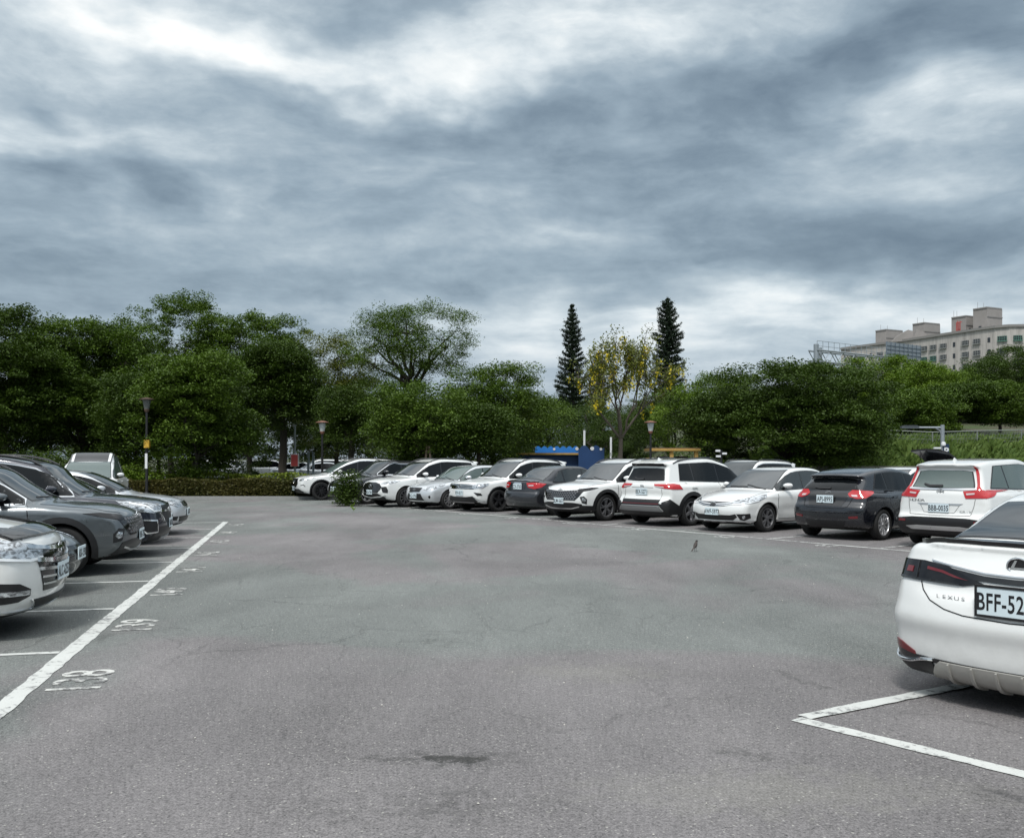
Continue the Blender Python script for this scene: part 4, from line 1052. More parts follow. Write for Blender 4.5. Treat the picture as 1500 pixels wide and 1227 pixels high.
    c.patch('lower_trim', [('rear', [(-.60, .405), (-.3, .40), (0, .398), (.3, .40), (.60, .405), (.60, .375), (.3, .365), (0, .36), (-.3, .365), (-.60, .375)]),
                           (136, [(L-.3, .92, .46), (L-.2, .87, .44), (L-.09, .72, .405), (L-.06, .58, .405), (L-.06, .58, .345), (L-.14, .78, .36), (L-.3, .92, .40)]),
                           (-136, [(L-.3, -.92, .46), (L-.2, -.87, .44), (L-.09, -.72, .405), (L-.06, -.58, .405), (L-.06, -.58, .345), (L-.14, -.78, .36), (L-.3, -.92, .40)])], None, GLOSSB, .008, cell=.03)
    c.B.zs = -.06
    pts = cr([(L-.40, .93, .44), (L-.30, .91, .375), (L-.24, .89, .335), (L-.17, .82, .318), (L-.12, .72, .325), (L-.085, .62, .350), (L-.07, .50, .368)], 4, False)
    for sg in (1, -1):
        P3 = c.on(136*sg, [(p[0], p[1]*sg, p[2]) for p in pts], .020); m_ = MB(); m_.tube(P3, .0125, 8, flat=1.0); m_.obj('chrome_curve', CHROME, c.root)
    c.patch('corner_diffuser', 136, [(L-.32, .91, .37), (L-.24, .88, .325), (L-.15, .80, .305), (L-.10, .70, .32), (L-.08, .52, .345), (L-.1, .5, .25), (L-.2, .80, .24), (L-.27, .89, .26)], BLACKP, .014, True, cell=.03)
    c.patch('skid_plate', 'rear', [(-.50, .335), (-.47, .36), (.47, .36), (.50, .335), (.56, .225), (.50, .20), (-.50, .20), (-.56, .225)], GREYP if False else SATIN2, .020, cell=.03)
    c.multi('skid_fin', [('rear', [(y-.006, .355), (y+.006, .355), (y+.016, .205), (y-.016, .205)], None) for y in (-.40, -.24, -.08, .08, .24, .40)], SATIN2, .036, cell=.03)
    c.B.zs = 0.
    ellipse_badge(c, .985, .068, .052)
    c.plate('rear', .755, 'BFF-5200', .395, .180, True)
    c.lettering('maker_lettering', 'LEXUS', .038, 'rear', .50, .735, .046, CHROME, .006)
    return c
SATIN2 = simple('warm satin skid plate', (.42, .41, .38), .45, .35)
# ---------------------------------------------------------------- left hand row
def build_odyssey():
    nose = [(.34, .18), (.14, .22), (.05, .30), (.01, .42), (.0, .54), (.01, .66), (.03, .76), (.08, .86), (.20, .935), (.45, .99), (.80, 1.05), (1.1, 1.10)]
    L = 4.85
    q = suv_q(L, 1.82, 1.70, .96, 3.86, .34, nose, belt=1.12, cowl=(1.10, 1.09), top=(2.15, 1.62), bf=.30, sec=[-.07, -.03, -.01, 0, -.008, -.03, -.07, -.13], g=dict(sill=.32))
    c = Car('parked_car', 'white minivan with dark bonnet guard, front end only, at the left edge', q, P_PEARL, .02, cat_='minivan', group=ROWL)
    c.pc = .03
    c.cabin(); c.wheels('ten', RIMS); c.arches(wd=.025, off=.006)
    # bonnet guard: a dark smoked strip standing just proud of the bonnet edge
    c.patch('bonnet_guard', [('front', [(-.70, .925), (-.4, .955), (0, .965), (.4, .955), (.70, .925), (.66, .870), (.4, .885), (0, .89), (-.4, .885), (-.66, .870)]),
                             (50, [(.12, .55, .935), (.3, .76, .965), (.75, .86, 1.01), (.78, .87, .985), (.35, .80, .925), (.14, .58, .885)]), (-50, [(.12, -.55, .935), (.3, -.76, .965), (.75, -.86, 1.01), (.78, -.87, .985), (.35, -.80, .925), (.14, -.58, .885)])], None, SMOKE, .030, depth=.03, cell=.03)
    hl = c.patch('headlight', 52, [(.05, .42, .80), (.10, .58, .835), (.3, .77, .885), (.80, .885, .975), (.84, .89, .93), (.6, .89, .82), (.30, .82, .72), (.12, .62, .685), (.06, .44, .70)], LAMP, .010, True, cell=.03)
    if 0: c.patch('lamp_inner', 52, [(.08, .50, .79), (.12, .62, .81), (.28, .78, .83), (.28, .80, .75), (.13, .64, .725), (.08, .50, .73)], LAMPD, .016, True, hl, cell=.03)
    c.strip('lamp_strip', 52, [(.06, .44, .703), (.12, .62, .69), (.3, .82, .724), (.6, .89, .822)], .022, DRL, .017, True, hl, cell=.03)
    c.patch('grille', 'front', [(-.56, .80), (.56, .80), (.50, .66), (.46, .50), (.42, .40), (-.42, .40), (-.46, .50), (-.50, .66)], GLOSSB, .008, cell=.04)
    c.multi('grille_bar', [('front', [(-.58, .81), (-.3, .775), (0, .76), (.3, .775), (.58, .81)], .034), ('front', [(-.52, .69), (-.2, .655), (.2, .655), (.52, .69)], .040), ('front', [(-.49, .605), (-.2, .585), (.2, .585), (.49, .605)], .028),
                           ('front', [(-.46, .53), (-.22, .52)], .02), ('front', [(.46, .53), (.22, .52)], .02), ('front', [(-.44, .465), (-.22, .46)], .018), ('front', [(.44, .465), (.22, .46)], .018)], CHROME, .022, cell=.04)
    c.badge('front', .755, .06, .9)
    fb = c.patch('fog_lamp_bezel', 48, [(.10, .62, .44), (.16, .74, .50), (.34, .86, .52), (.46, .89, .48), (.46, .89, .34), (.30, .84, .33), (.16, .74, .34), (.10, .62, .38)], BLACKP, .008, True, cell=.03)
    c.strip('fog_lamp', 48, [(.11, .64, .415), (.2, .76, .42), (.38, .87, .42)], .04, LAMP, .022, True, fb, cell=.03)
    c.patch('air_intake', 'front', [(-.52, .335), (.52, .335), (.44, .265), (-.44, .265)], BLACKP, .010, cell=.04)
    c.strip('intake_trim', 'front', [(-.56, .345), (-.46, .255), (.46, .255), (.56, .345)], .014, CHROME, .018, cell=.04)
    c.multi('bumper_seam', [('side', [(.86, .93), (.66, .82), (.58, .72), (.56, .60), (.60, .50)], .007)], GREYP, .004, True, cell=.04)
    c.strip('chin_strip', [(50, None)] and 50, [(.06, .40, .245), (.2, .74, .25), (.5, .89, .255)], .018, CHROME, .014, True, cell=.04)
    c.plate('front', .545, 'ALC-6257')
    return c
SMOKE = simple('smoked bonnet guard', (.012, .013, .014), .06, noise=.5, nscale=6, coat=.6)
def build_low_dark():
    L = 4.55
    nose = [(.30, .19), (.12, .23), (.04, .32), (.0, .42), (.01, .52), (.05, .60), (.15, .68), (.35, .755), (.65, .83), (.95, .885), (1.2, .925)]
    q = sedan_q(L, 1.78, 1.44, nose=nose, bf=.38, bp=2.2)
    c = Car('parked_car', 'low charcoal sedan, mostly hidden between white minivan and grey SUV', q, P_GREY, .026, cat_='sedan', group=ROWL)
    c.cabin(); c.wheels('five', RIMS); c.arches(wd=.025, off=.006)
    c.patch('headlight', 48, [(.10, .46, .655), (.2, .62, .70), (.45, .78, .77), (.72, .85, .80), (.6, .86, .73), (.35, .80, .645), (.16, .58, .60)], LAMP, .010, True)
    c.patch('grille', 'front', [(-.50, .60), (.50, .60), (.46, .54), (-.46, .54)], GLOSSB, .008)
    c.patch('bumper', [('front', [(-.70, .50), (.70, .50), (.74, .24), (-.74, .24)]), (50, [(.08, .60, .50), (.45, .87, .50), (.50, .88, .24), (.08, .6, .24)]), (-50, [(.08, -.60, .50), (.45, -.87, .50), (.50, -.88, .24), (.08, -.6, .24)])], None, P_BLACK, .008)
    c.plate('front', .50, 'ASK-1590')
    return c
def build_forester():
    nose = [(.30, .24), (.12, .28), (.04, .36), (.0, .48), (.0, .62), (.02, .76), (.05, .87), (.15, .94), (.40, .99), (.80, 1.04), (1.15, 1.07)]
    L = 4.625
    q = suv_q(L, 1.815, 1.715, .93, 3.60, .36, nose, belt=1.08, top=(1.95, 1.60), g=dict(chrome=True, wsm=GLASSW))
    c = Car('parked_car', 'dark navy SUV with C shaped chrome fog lamp surround, left row', q, P_NAVY, .028, cat_='suv', group=ROWL)
    c.cabin(); c.wheels('five', RIMG); c.arches(BLACKP, .04, .01); c.roof_rails(1.95, 4.0, .58, h=.05)
    c.patch('grille', 'front', [(-.42, .60), (.42, .60), (.52, .74), (.46, .88), (-.46, .88), (-.52, .74)], BLACKP, .008)
    c.multi('grille_bar', [('front', [(-.50, .78), (.50, .78)], .03), ('front', [(-.42, .60), (-.52, .74), (-.46, .88), (.46, .88), (.52, .74), (.42, .60)], .018)], CHROME, .016)
    c.badge('front', .79, .07, .6)
    hl = c.patch('headlight', 52, [(.06, .50, .87), (.2, .66, .92), (.5, .82, .96), (.72, .87, .975), (.62, .87, .88), (.4, .84, .79), (.2, .70, .76), (.06, .50, .77)], LAMP, .010, True)
    c.strip('lamp_strip', 52, [(.08, .56, .79), (.2, .68, .79), (.3, .75, .88), (.52, .84, .93)], .022, DRL, .016, True, hl)
    f = c.patch('fog_lamp_bezel', 48, [(.10, .62, .64), (.3, .83, .66), (.34, .84, .56), (.26, .80, .40), (.12, .66, .42)], BLACKP, .008, True)
    c.strip('fog_lamp_trim', 48, [(.30, .83, .645), (.14, .68, .63), (.12, .66, .44), (.26, .80, .42), (.33, .845, .50)], .026, CHROME, .02, True, f)
    c.patch('lower_bumper', [('front', [(-.6, .52), (.6, .52), (.78, .36), (.74, .27), (-.74, .27), (-.78, .36)]), (50, [(.06, .6, .36), (.5, .88, .38), (.56, .88, .28), (.06, .6, .27)])], None, BLACKP, .008)
    c.patch('skid_plate', 'front', [(-.44, .34), (.44, .34), (.36, .25), (-.36, .25)], SATIN, .02)
    c.plate('front', .56, 'BAB-2963')
    return c
def build_silver(label, L=4.65, txt='5G-8832', pt=None, group=None, cell=.034, name='parked_car'):
    nose = [(.24, .20), (.08, .26), (.02, .36), (.0, .47), (.01, .56), (.05, .66), (.12, .74), (.26, .80), (.55, .86), (.95, .91), (1.2, .94)]
    q = sedan_q(L, 1.78, 1.44, nose=nose, bf=.26, g=dict(wsm=GLASSW))
    c = Car(name, label, q, pt or P_SILVER, cell, cat_='sedan', group=group)
    c.cabin(); c.wheels('ten', RIMS); c.arches(wd=.025, off=.006)
    c.patch('headlight', 45, [(.05, .46, .73), (.12, .62, .77), (.35, .80, .81), (.5, .84, .80), (.36, .82, .70), (.12, .66, .62), (.05, .48, .64)], LAMP, .010, True)
    c.patch('grille', 'front', [(-.36, .73), (.36, .73), (.30, .62), (-.30, .62)], CHROME, .008)
    c.multi('grille_bar', [('front', [(-.34, z), (.34, z)], .012) for z in (.645, .67, .695, .715)], GLOSSB, .014)
    c.patch('air_intake', 'front', [(-.62, .42), (.62, .42), (.56, .30), (-.56, .30)], BLACKP, .008)
    c.patch('fog_lamp_bezel', 42, [(.1, .68, .42), (.28, .82, .42), (.28, .82, .34), (.12, .70, .33)], BLACKP, .008, True)
    c.plate('front', .50, txt)
    return c
def build_plain_suv(label, pt, L=4.65, H=1.70, txt='AKQ-6618', group=None, cell=.04, glass=None, name='parked_car'):
    q = suv_q(L, 1.85, H, .93, L-.98, .36, NOSE_ROUND, g=dict(wsm=glass or GLASSM, swm=glass or GLASS, chrome=True))
    c = Car(name, label, q, pt, cell, cat_='suv', group=group)
    c.cabin(); c.wheels('five', RIMS); c.arches(BLACKP, .035, .01); c.roof_rails(2.0, 4.0, .6)
    c.patch('headlight', 45, [(.08, .56, .80), (.12, .62, .86), (.4, .84, .91), (.6, .89, .90), (.4, .88, .82), (.14, .70, .76)], LAMP, .010, True)
    c.patch('grille', 'front', [(-.5, .84), (.5, .84), (.42, .62), (-.42, .62)], GLOSSB, .008)
    c.strip('grille_bar', 'front', [(-.5, .75), (.5, .75)], .03, CHROME, .016)
    c.patch('air_intake', 'front', [(-.62, .48), (.62, .48), (.56, .30), (-.56, .30)], BLACKP, .008)
    c.plate('front', .56, txt)
    return c
# ============================================================ ground, asphalt, paint
def asphalt_mat():
    m, t, p = new_mat('worn asphalt')
    tc = t.new('ShaderNodeTexCoord').outputs['Object']
    big = t.noise(tc, .16, 4, .55, .6); mid = t.noise(t.map(tc, sc=(1, .55, 1), rot=(0, 0, .3)), .55, 5, .6, .4)
    hue = t.noise(t.map(tc, loc=(31, 7, 0)), .21, 3, .5, .8)
    sp = t.noise(tc, 95, 2, .7); sp2 = t.noise(tc, 26, 4, .75); agg = t.vor(tc, 110, out='Color'); ag = t.sep(agg)[0]
    v = t.m('ADD', t.m('MULTIPLY', t.m('SUBTRACT', big, .5), .60), t.m('MULTIPLY', t.m('SUBTRACT', mid, .5), .72))
    v = t.m('ADD', v, t.m('MULTIPLY', t.m('SUBTRACT', sp2, .5), .55))
    v = t.m('ADD', v, t.m('ADD', t.m('MULTIPLY', t.m('SUBTRACT', sp, .5), 1.5), t.m('MULTIPLY', t.m('SUBTRACT', t.noise(tc, 48, 3, .75), .5), .8)))
    lum = t.m('MULTIPLY_ADD', v, .20, .141)
    warm = t.comb(t.m('MULTIPLY', lum, 1.045), t.m('MULTIPLY', lum, .985), t.m('MULTIPLY', lum, .99))
    cool = t.comb(t.m('MULTIPLY', lum, .95), t.m('MULTIPLY', lum, 1.01), t.m('MULTIPLY', lum, .965))
    c = t.mix(t.mr(hue, .44, .56, 0, 1, True), cool, warm)
    # pale grit
    c = t.mix(t.m('MULTIPLY', t.mr(ag, .984, .992), .7), c, (.38, .37, .34)); c = t.mix(t.m('MULTIPLY', t.mr(ag, .02, .01), .7), c, (.03, .03, .03))
    # ravelled dark patches
    rv = t.noise(t.map(tc, loc=(4, 2, 0), sc=(1, .8, 1)), .9, 6, .68, .8); rv2 = t.noise(tc, 11, 4, .8)
    rav = t.m('MULTIPLY', t.mr(rv, .60, .70), t.mr(rv2, .42, .56))
    c = t.mix(t.m('MULTIPLY', rav, .55), c, (.045, .045, .043))
    # the broken patch in the middle of the lane
    x, y, z = t.sep(tc)
    def spot(px, py, rx, ry, lo=.35, hi=1.0):
        g_ = G(px, py)
        wv = t.sep(t.noise(tc, 5.5, 6, .75, out=1))
        dx = t.m('DIVIDE', t.m('ADD', t.m('SUBTRACT', x, g_.x), t.m('MULTIPLY', t.m('SUBTRACT', wv[0], .5), rx*2.6)), rx)
        dy = t.m('DIVIDE', t.m('ADD', t.m('SUBTRACT', y, g_.y), t.m('MULTIPLY', t.m('SUBTRACT', wv[1], .5), ry*4.5)), ry)
        return t.mr(t.m('ADD', t.m('MULTIPLY', dx, dx), t.m('MULTIPLY', dy, dy)), hi, lo, 0, 1)
    hole = spot(672, 1112, .22, .06); around = spot(665, 1112, .46, .13, .1, 1.5); a2 = t.m('MULTIPLY', spot(630, 938, .34, .12, .1, 1.5), .55); a3 = spot(640, 1180, .6, .22, 0, 1.8)
    hole = t.m('MULTIPLY', hole, t.mr(rv2, .40, .55)); c = t.mix(t.m('MULTIPLY', hole, .85), c, (.035, .035, .030))
    rough_m = t.m('MAXIMUM', around, t.m('MAXIMUM', a2, t.m('MULTIPLY', a3, .6)))
    c = t.mix(t.m('MULTIPLY', t.m('MULTIPLY', rough_m, t.mr(rv2, .44, .56)), .65), c, (.04, .04, .038))
    pale = spot(860, 985, .6, .30, 0, 1.6); pale2 = spot(1150, 1160, 1.0, .28, 0, 1.6)
    c = t.mix(t.m('MULTIPLY', t.m('MAXIMUM', pale, pale2), .13), c, (.27, .27, .21))
    # cracks
    cw = t.vm('ADD', tc, t.vm('MULTIPLY', t.vm('SUBTRACT', t.noise(tc, 2.2, 5, .65, out=1), (.5, .5, .5)), (.55, .55, 0)))
    cr1 = t.vor(t.map(cw, sc=(1, .7, 1)), .33, 'DISTANCE_TO_EDGE'); cm = t.noise(t.map(tc, loc=(9, 3, 1)), .35, 3)
    crk = t.m('MULTIPLY', t.mr(cr1, .005, .0015), t.mr(cm, .54, .62, 0, .7))
    cr2 = t.vor(cw, 1.6, 'DISTANCE_TO_EDGE'); crk2 = t.m('MULTIPLY', t.mr(cr2, .03, .006), t.m('MAXIMUM', t.m('MULTIPLY', rough_m, .9), t.mr(rv, .63, .70)))
    cr3 = t.vor(t.map(cw, rot=(0, 0, .4), sc=(1.3, .6, 1)), .75, 'DISTANCE_TO_EDGE'); crk3 = t.m('MULTIPLY', t.mr(cr3, .010, .003), t.mr(t.noise(t.map(tc, loc=(2, 8, 1)), .3, 3), .47, .6, 0, .55))
    crk = t.m('MAXIMUM', t.m('MAXIMUM', crk, crk3), t.m('MULTIPLY', crk2, .8))
    c = t.mix(t.m('MULTIPLY', crk, .5), c, (.035, .035, .034))
    # streaky tyre wear
    wr_ = t.noise(t.map(tc, rot=(0, 0, R(-13)), sc=(1.2, .10, 1)), 1.0, 4, .6); c = t.mix(t.mr(wr_, .35, .7, .0, .38), c, t.vm('MULTIPLY', c, (1.35, 1.35, 1.33)))
    t.put(p.inputs['Base Color'], c)
    t.put(p.inputs['Roughness'], t.mr(sp2, .3, .7, .72, .92)); p.inputs['Specular IOR Level'].default_value = .35
    h = t.m('ADD', t.m('MULTIPLY', sp, .6), t.m('SUBTRACT', t.m('MULTIPLY', sp2, .7), t.m('ADD', t.m('MULTIPLY', hole, 3.5), t.m('MULTIPLY', t.m('ADD', crk, t.m('MULTIPLY', rav, .6)), 1.2))))
    t.put(p.inputs['Normal'], t.bump(h, .55, .012))
    return m
ASPHALT = asphalt_mat()
def line_mat(name='worn white road paint', wear=.5, col=(.56, .57, .545)):
    m, t, p = new_mat(name)
    tc = t.new('ShaderNodeTexCoord').outputs['Object']
    a = t.noise(tc, 14, 6, .75); b = t.noise(tc, 2.2, 3, .6); d = t.noise(tc, 95, 2, .7)
    w_ = t.m('ADD', t.m('MULTIPLY', a, .7), t.m('MULTIPLY', b, .3))
    f = t.mr(w_, wear-.06, wear+.02)
    lum = t.m('MULTIPLY_ADD', t.m('SUBTRACT', d, .5), .12, .13)
    c = t.mix(t.m('MULTIPLY', f, t.mr(d, .3, .4, .8, 1.)), t.comb(lum, lum, lum), t.mix(b, tuple(x*.8 for x in col), col))
    t.put(p.inputs['Base Color'], c); p.inputs['Roughness'].default_value = .75
    t.put(p.inputs['Normal'], t.bump(d, .3, .006))
    return m
PAINT = line_mat(wear=.455); PAINTW = line_mat('very worn white road paint', .505); PAINTN = line_mat('worn number paint', .50, (.58, .58, .55))
def ground_mat():
    m, t, p = new_mat('soil and short grass')
    tc = t.new('ShaderNodeTexCoord').outputs['Object']
    a = t.noise(tc, .5, 6, .65); b = t.noise(tc, 9, 5, .7)
    t.put(p.inputs['Base Color'], t.mix(t.mr(a, .4, .6), t.mix(b, (.03, .05, .015), (.06, .09, .025)), t.mix(b, (.05, .045, .03), (.09, .08, .055))))
    p.inputs['Roughness'].default_value = .95; t.put(p.inputs['Normal'], t.bump(b, .8, .05)); return m
SOIL = ground_mat()
def hill_h(x, y):
    a = sstep(np.asarray(x, float), 11, 17)*sstep(np.asarray(y, float), 46, 52)
    z = a*(1.15+1.3*sstep(y, 46, 54))-.0
    z = z+sstep(x, 12, 30)*sstep(y, 55, 85)*2.6+sstep(x, 20, 60)*sstep(y, 85, 240)*13
    return z
gx = np.concatenate([[-900, -400, -150, -80], np.arange(-60, 160, 4.), [200, 300, 500, 900]]); gy = np.concatenate([[-60, -20, 0, 20, 36], np.arange(42, 110, 2.), np.arange(110, 330, 8.), [400, 600, 1000, 2500]])
GX, GY = np.meshgrid(gx, gy, indexing='ij'); GZ = hill_h(GX, GY)-.02
V = np.stack([GX, GY, GZ], -1).reshape(-1, 3); n1 = len(gy)
F = np.array([(i*n1+j, (i+1)*n1+j, (i+1)*n1+j+1, i*n1+j+1) for i in range(len(gx)-1) for j in range(n1-1)])
tag(raw('ground', V, F, SOIL, True), kind='structure')
lot = [(-60, -12), (40, -12), (40, 44.0), (6.0, 44.0), (-3.0, 37.6), (-60, 37.6)]
tag(raw('asphalt', [(x, y, .004) for x, y in lot], [tuple(range(len(lot)))], ASPHALT), kind='structure')
tag(raw('far_parking_lot', [(-60, 52, .004), (8, 52, .004), (8, 96, .004), (-60, 96, .004)], [(0, 1, 2, 3)], ASPHALT), kind='structure')
kb = MB(); kb.box((-31.5, 37.72, .07), (57, .2, .15)); kb.box((23, 44.12, .07), (34, .2, .15)); kb.tube([(-3.0, 37.72, .07), (6.0, 44.1, .07)], .1, 4)
tag(kb.obj('kerb', simple('concrete kerb', (.26, .26, .25), .85, nscale=8, noise=.25)), kind='structure')
# ---- painted lines: the left row's thick front line and bay lines
EDGE = [(0, 1060), (102.6, 955.5), (182, 888), (231.7, 849.4), (267, 821.5), (289, 802), (305, 787), (318, 775), (331, 766)]
E = [G(*p) for p in EDGE]
A0 = E[1]; dirE = (E[7]-E[1]).normalized(); step = (E[7]-E[1]).length/6; nE = Vector((-dirE.y, dirE.x, 0))   # nE points to the bays
def ribbon(name, a, b, wd, mat, jit=.008, z=.009, n=None, parent=None):
    a = Vector((a.x, a.y, 0)); b = Vector((b.x, b.y, 0)); d = (b-a); L_ = d.length; d = d.normalized(); q = Vector((-d.y, d.x, 0)); n = n or max(2, int(L_/.12))
    V = []
    for i in range(n+1):
        p = a+d*(L_*i/n)
        for s_ in (-1, 1): V.append(p+q*(s_*wd/2+random.uniform(-jit, jit))+Vector((0, 0, z)))
    return raw(name, V, [(2*i, 2*i+2, 2*i+3, 2*i+1) for i in range(n)], mat, parent=parent)
random.seed(5)
tag(ribbon('bay_front_line', A0-dirE*9, A0+dirE*(step*7+.2), .145, PAINT, .010), kind='structure')
for k in range(-2, 8):
    p = A0+dirE*step*k
    tag(ribbon('bay_line', p+nE*.085, p+nE*5.6, .085, PAINT, .006), kind='structure')
# numbers of the left bays
rotn = Matrix(((dirE.x, nE.x, 0), (dirE.y, nE.y, 0), (0, 0, 1)))
for k, tx in enumerate(('138', '139', '140', '141', '142', '143', '144', '145')):
    g0 = A0+dirE*step*(k-.48)-nE*(.36)
    o = text_mesh('bay_number', tx, .54, PAINTN, None, (g0.x, g0.y, .0085), rotn, .0005, .92, .004)
    tag(o, kind='structure')
# ---- the right row's front line and its bays, and the near corner
RD = Vector((-.598, .801, 0)).normalized(); RN = Vector((.801, .598, 0))     # along the row, into the bays
RL = [G(1348, 808.8), G(1220, 798), G(1075, 785.1), G(940, 774), G(760, 758), G(640, 748), G(520, 739)]
for i in range(len(RL)-1):
    tag(ribbon('row_front_line', RL[i], RL[i+1], .10, PAINTW if i % 2 else PAINT, .012), kind='structure')
tag(ribbon('row_front_line', RL[0], RL[0]-RD*7, .10, PAINTW, .012), kind='structure')
B0 = Vector((6.62, 18.6, 0))-RD*.4
for k in range(-2, 9):
    p = Vector((7.0, 17.15, 0))+RD*(2.55*k+.2)+RN*.02
    tag(ribbon('bay_line', p+RN*.06, p+RN*5.3, .09, PAINTW, .01), kind='structure')
    q = p+RD*.9
    tag(text_mesh('bay_number', str(61+k), .5, PAINTW, None, (q.x-RN.x*.33, q.y-RN.y*.33, .0085), Matrix(((-RD.x, RN.x, 0), (-RD.y, RN.y, 0), (0, 0, 1))), .0005, .9, .004), kind='structure')
C0 = G(1166, 1054)
tag(ribbon('bay_front_line', C0, C0+(G(1500, 1135)-G(1166, 1054))*2.3, .12, PAINT, .008), kind='structure')
tag(ribbon('bay_line', C0+Vector((.06, .03, 0)), C0+(G(1375, 1012)-G(1166, 1054))*2.6, .115, PAINT, .008, z=.0125), kind='structure')
# ---- little litter on the asphalt
lit = MB(); random.seed(9)
for i in range(110):
    y = random.uniform(3.4, 16); x = random.uniform(-.62, .62)*y*.9+.3; s_ = random.uniform(.003, .008)*(1+y*.05)
    a_ = random.uniform(0, 6)
    lit.add([(x+s_*math.cos(a_+k*1.57)*random.uniform(.5, 1.3), y+s_*math.sin(a_+k*1.57)*random.uniform(.5, 1.3), .010) for k in range(4)]+[(x, y, .016)], [(0, 1, 4), (1, 2, 4), (2, 3, 4), (3, 0, 4)])
tag(lit.obj('gravel_grit', simple('pale grit', (.48, .46, .42), .8, noise=.6, nscale=2)), kind='stuff')
# ============================================================ foliage
def leaf_mat(name, col, col2, var=.35, trans=.16):
    m = bpy.data.materials.new(name); m.use_nodes = True; t = NT(m.node_tree); t.n.clear()
    geo = t.new('ShaderNodeNewGeometry'); rnd = geo.outputs['Random Per Island']
    tc = t.new('ShaderNodeTexCoord').outputs['Object']; cl = t.noise(tc, .55, 3, .6)
    f = t.m('ADD', t.m('MULTIPLY', rnd, .55), t.m('MULTIPLY', t.mr(cl, .35, .65), .45))
    c = t.mix(f, col, col2)
    d = t.new('ShaderNodeBsdfPrincipled'); t.put(d.inputs['Base Color'], c); d.inputs['Roughness'].default_value = .5; d.inputs['Specular IOR Level'].default_value = .18
    tr = t.new('ShaderNodeBsdfTranslucent'); t.put(tr.inputs[0], t.vm('MULTIPLY', c, (1.3, 1.5, .7)))
    mx = t.new('ShaderNodeMixShader'); mx.inputs[0].default_value = trans
    t.l.new(d.outputs[0], mx.inputs[1]); t.l.new(tr.outputs[0], mx.inputs[2])
    o = t.new('ShaderNodeOutputMaterial'); t.l.new(mx.outputs[0], o.inputs[0]); return m
LF = dict(
    dark=leaf_mat('dark green leaves', (0.0285, 0.0508, 0.0091), (0.0626, 0.1017, 0.0165)),
    mid=leaf_mat('mid green leaves', (0.0387, 0.0716, 0.0113), (0.1002, 0.1552, 0.0219)),
    light=leaf_mat('fresh green leaves', (0.0581, 0.1048, 0.0127), (0.1565, 0.2301, 0.0274)),
    olive=leaf_mat('olive green leaves', (0.0711, 0.0882, 0.0183), (0.1503, 0.1659, 0.0342)),
    pine=leaf_mat('blackish pine needles', (.012, .022, .012), (.026, .042, .022), trans=.1),
    hedge=leaf_mat('hedge leaves', (0.0387, 0.0496, 0.0127), (0.1065, 0.0910, 0.0274)), hedge2=leaf_mat('bright hedge top leaves', (0.0775, 0.1213, 0.0141), (0.2004, 0.2355, 0.0274)),
    grass=leaf_mat('tall grass blades', (.055, .10, .022), (.16, .22, .06)), yellow=leaf_mat('yellow blossom', (.55, .42, .02), (.75, .62, .05)),
    far=leaf_mat('distant leaves', (0.0387, 0.0662, 0.0155), (0.0814, 0.1177, 0.0247)))
def bark(name, c):
    return simple(name, c, .9, noise=.35, nscale=14, bump=.6)
BARK = bark('grey brown bark', (.10, .085, .068)); BARKD = bark('dark bark', (.045, .038, .03)); BARKL = bark('pale grey bark', (.20, .185, .16))
def leaves(C, rng, size, up=.6, aspect=.5, spread=None):
    """C (N,3) leaf positions -> folded leaf quads"""
    n = len(C)
    nn = rng.normal(size=(n, 3)); nn[:, 2] = np.abs(nn[:, 2])+up*2; nn /= np.linalg.norm(nn, axis=1, keepdims=True)
    a = rng.normal(size=(n, 3)); a -= nn*(a*nn).sum(1, keepdims=True); a /= np.linalg.norm(a, axis=1, keepdims=True)
    b = np.cross(nn, a)
    s = size*rng.uniform(.6, 1.35, n)[:, None]
    V = np.stack([C-a*s*.5, C+b*s*aspect*.5+nn*s*.10, C+a*s*.5-nn*s*.12, C-b*s*aspect*.5+nn*s*.10], 1).reshape(-1, 3)
    F = np.arange(n*4).reshape(n, 4)
    return V, F
def pads_to_leaves(P, rad, n, rng, flat=.45):
    """P (M,3) pad centres, rad (M,), n leaves in each -> leaf centres"""
    M_ = len(P); q = rng.normal(size=(M_, n, 3)); q /= np.linalg.norm(q, axis=2, keepdims=True)
    q *= rng.uniform(0, 1, (M_, n, 1))**.42
    q[:, :, 2] = q[:, :, 2]*flat-.22*(q[:, :, 0]**2+q[:, :, 1]**2)
    return (P[:, None]+q*rad[:, None, None]).reshape(-1, 3)
def lobes_pads(c, r, nl, npad, rng, shell=.75, low=-.55, lob=.52):
    """irregular crown: nl lobes inside the envelope, pads on each lobe's skin"""
    out = []; lb = []
    for i in range(nl):
        th = rng.uniform(0, 2*math.pi); zz = rng.uniform(low, .85); rr = math.sqrt(max(0, 1-zz*zz))
        k = rng.uniform(.45, .66)
        lc = np.array([rr*math.cos(th)*k*r[0], rr*math.sin(th)*k*r[1], zz*k*r[2]])+c
        lr = np.array(r)*lob*rng.uniform(.7, 1.12); lb.append((lc, lr))
        m = npad//nl; q = rng.normal(size=(m, 3)); q[:, 2] = q[:, 2]*.9+.25; q /= np.linalg.norm(q, axis=1, keepdims=True)
        q *= rng.uniform(shell, 1.05, (m, 1)); out.append(lc+q*lr)
    return np.concatenate(out), lb
def branch_pts(a, b, rng, sag=.1, n=5, wob=.06):
    a = Vector(a); b = Vector(b); L_ = (b-a).length; pts = []
    for i in range(n+1):
        u = i/n; p = a.lerp(b, u); p.z += math.sin(u*math.pi)*sag*L_
        if 0 < i < n: p += Vector(rng.normal(size=3))*wob*L_*.5
        pts.append(p)
    return pts
TREES = {}
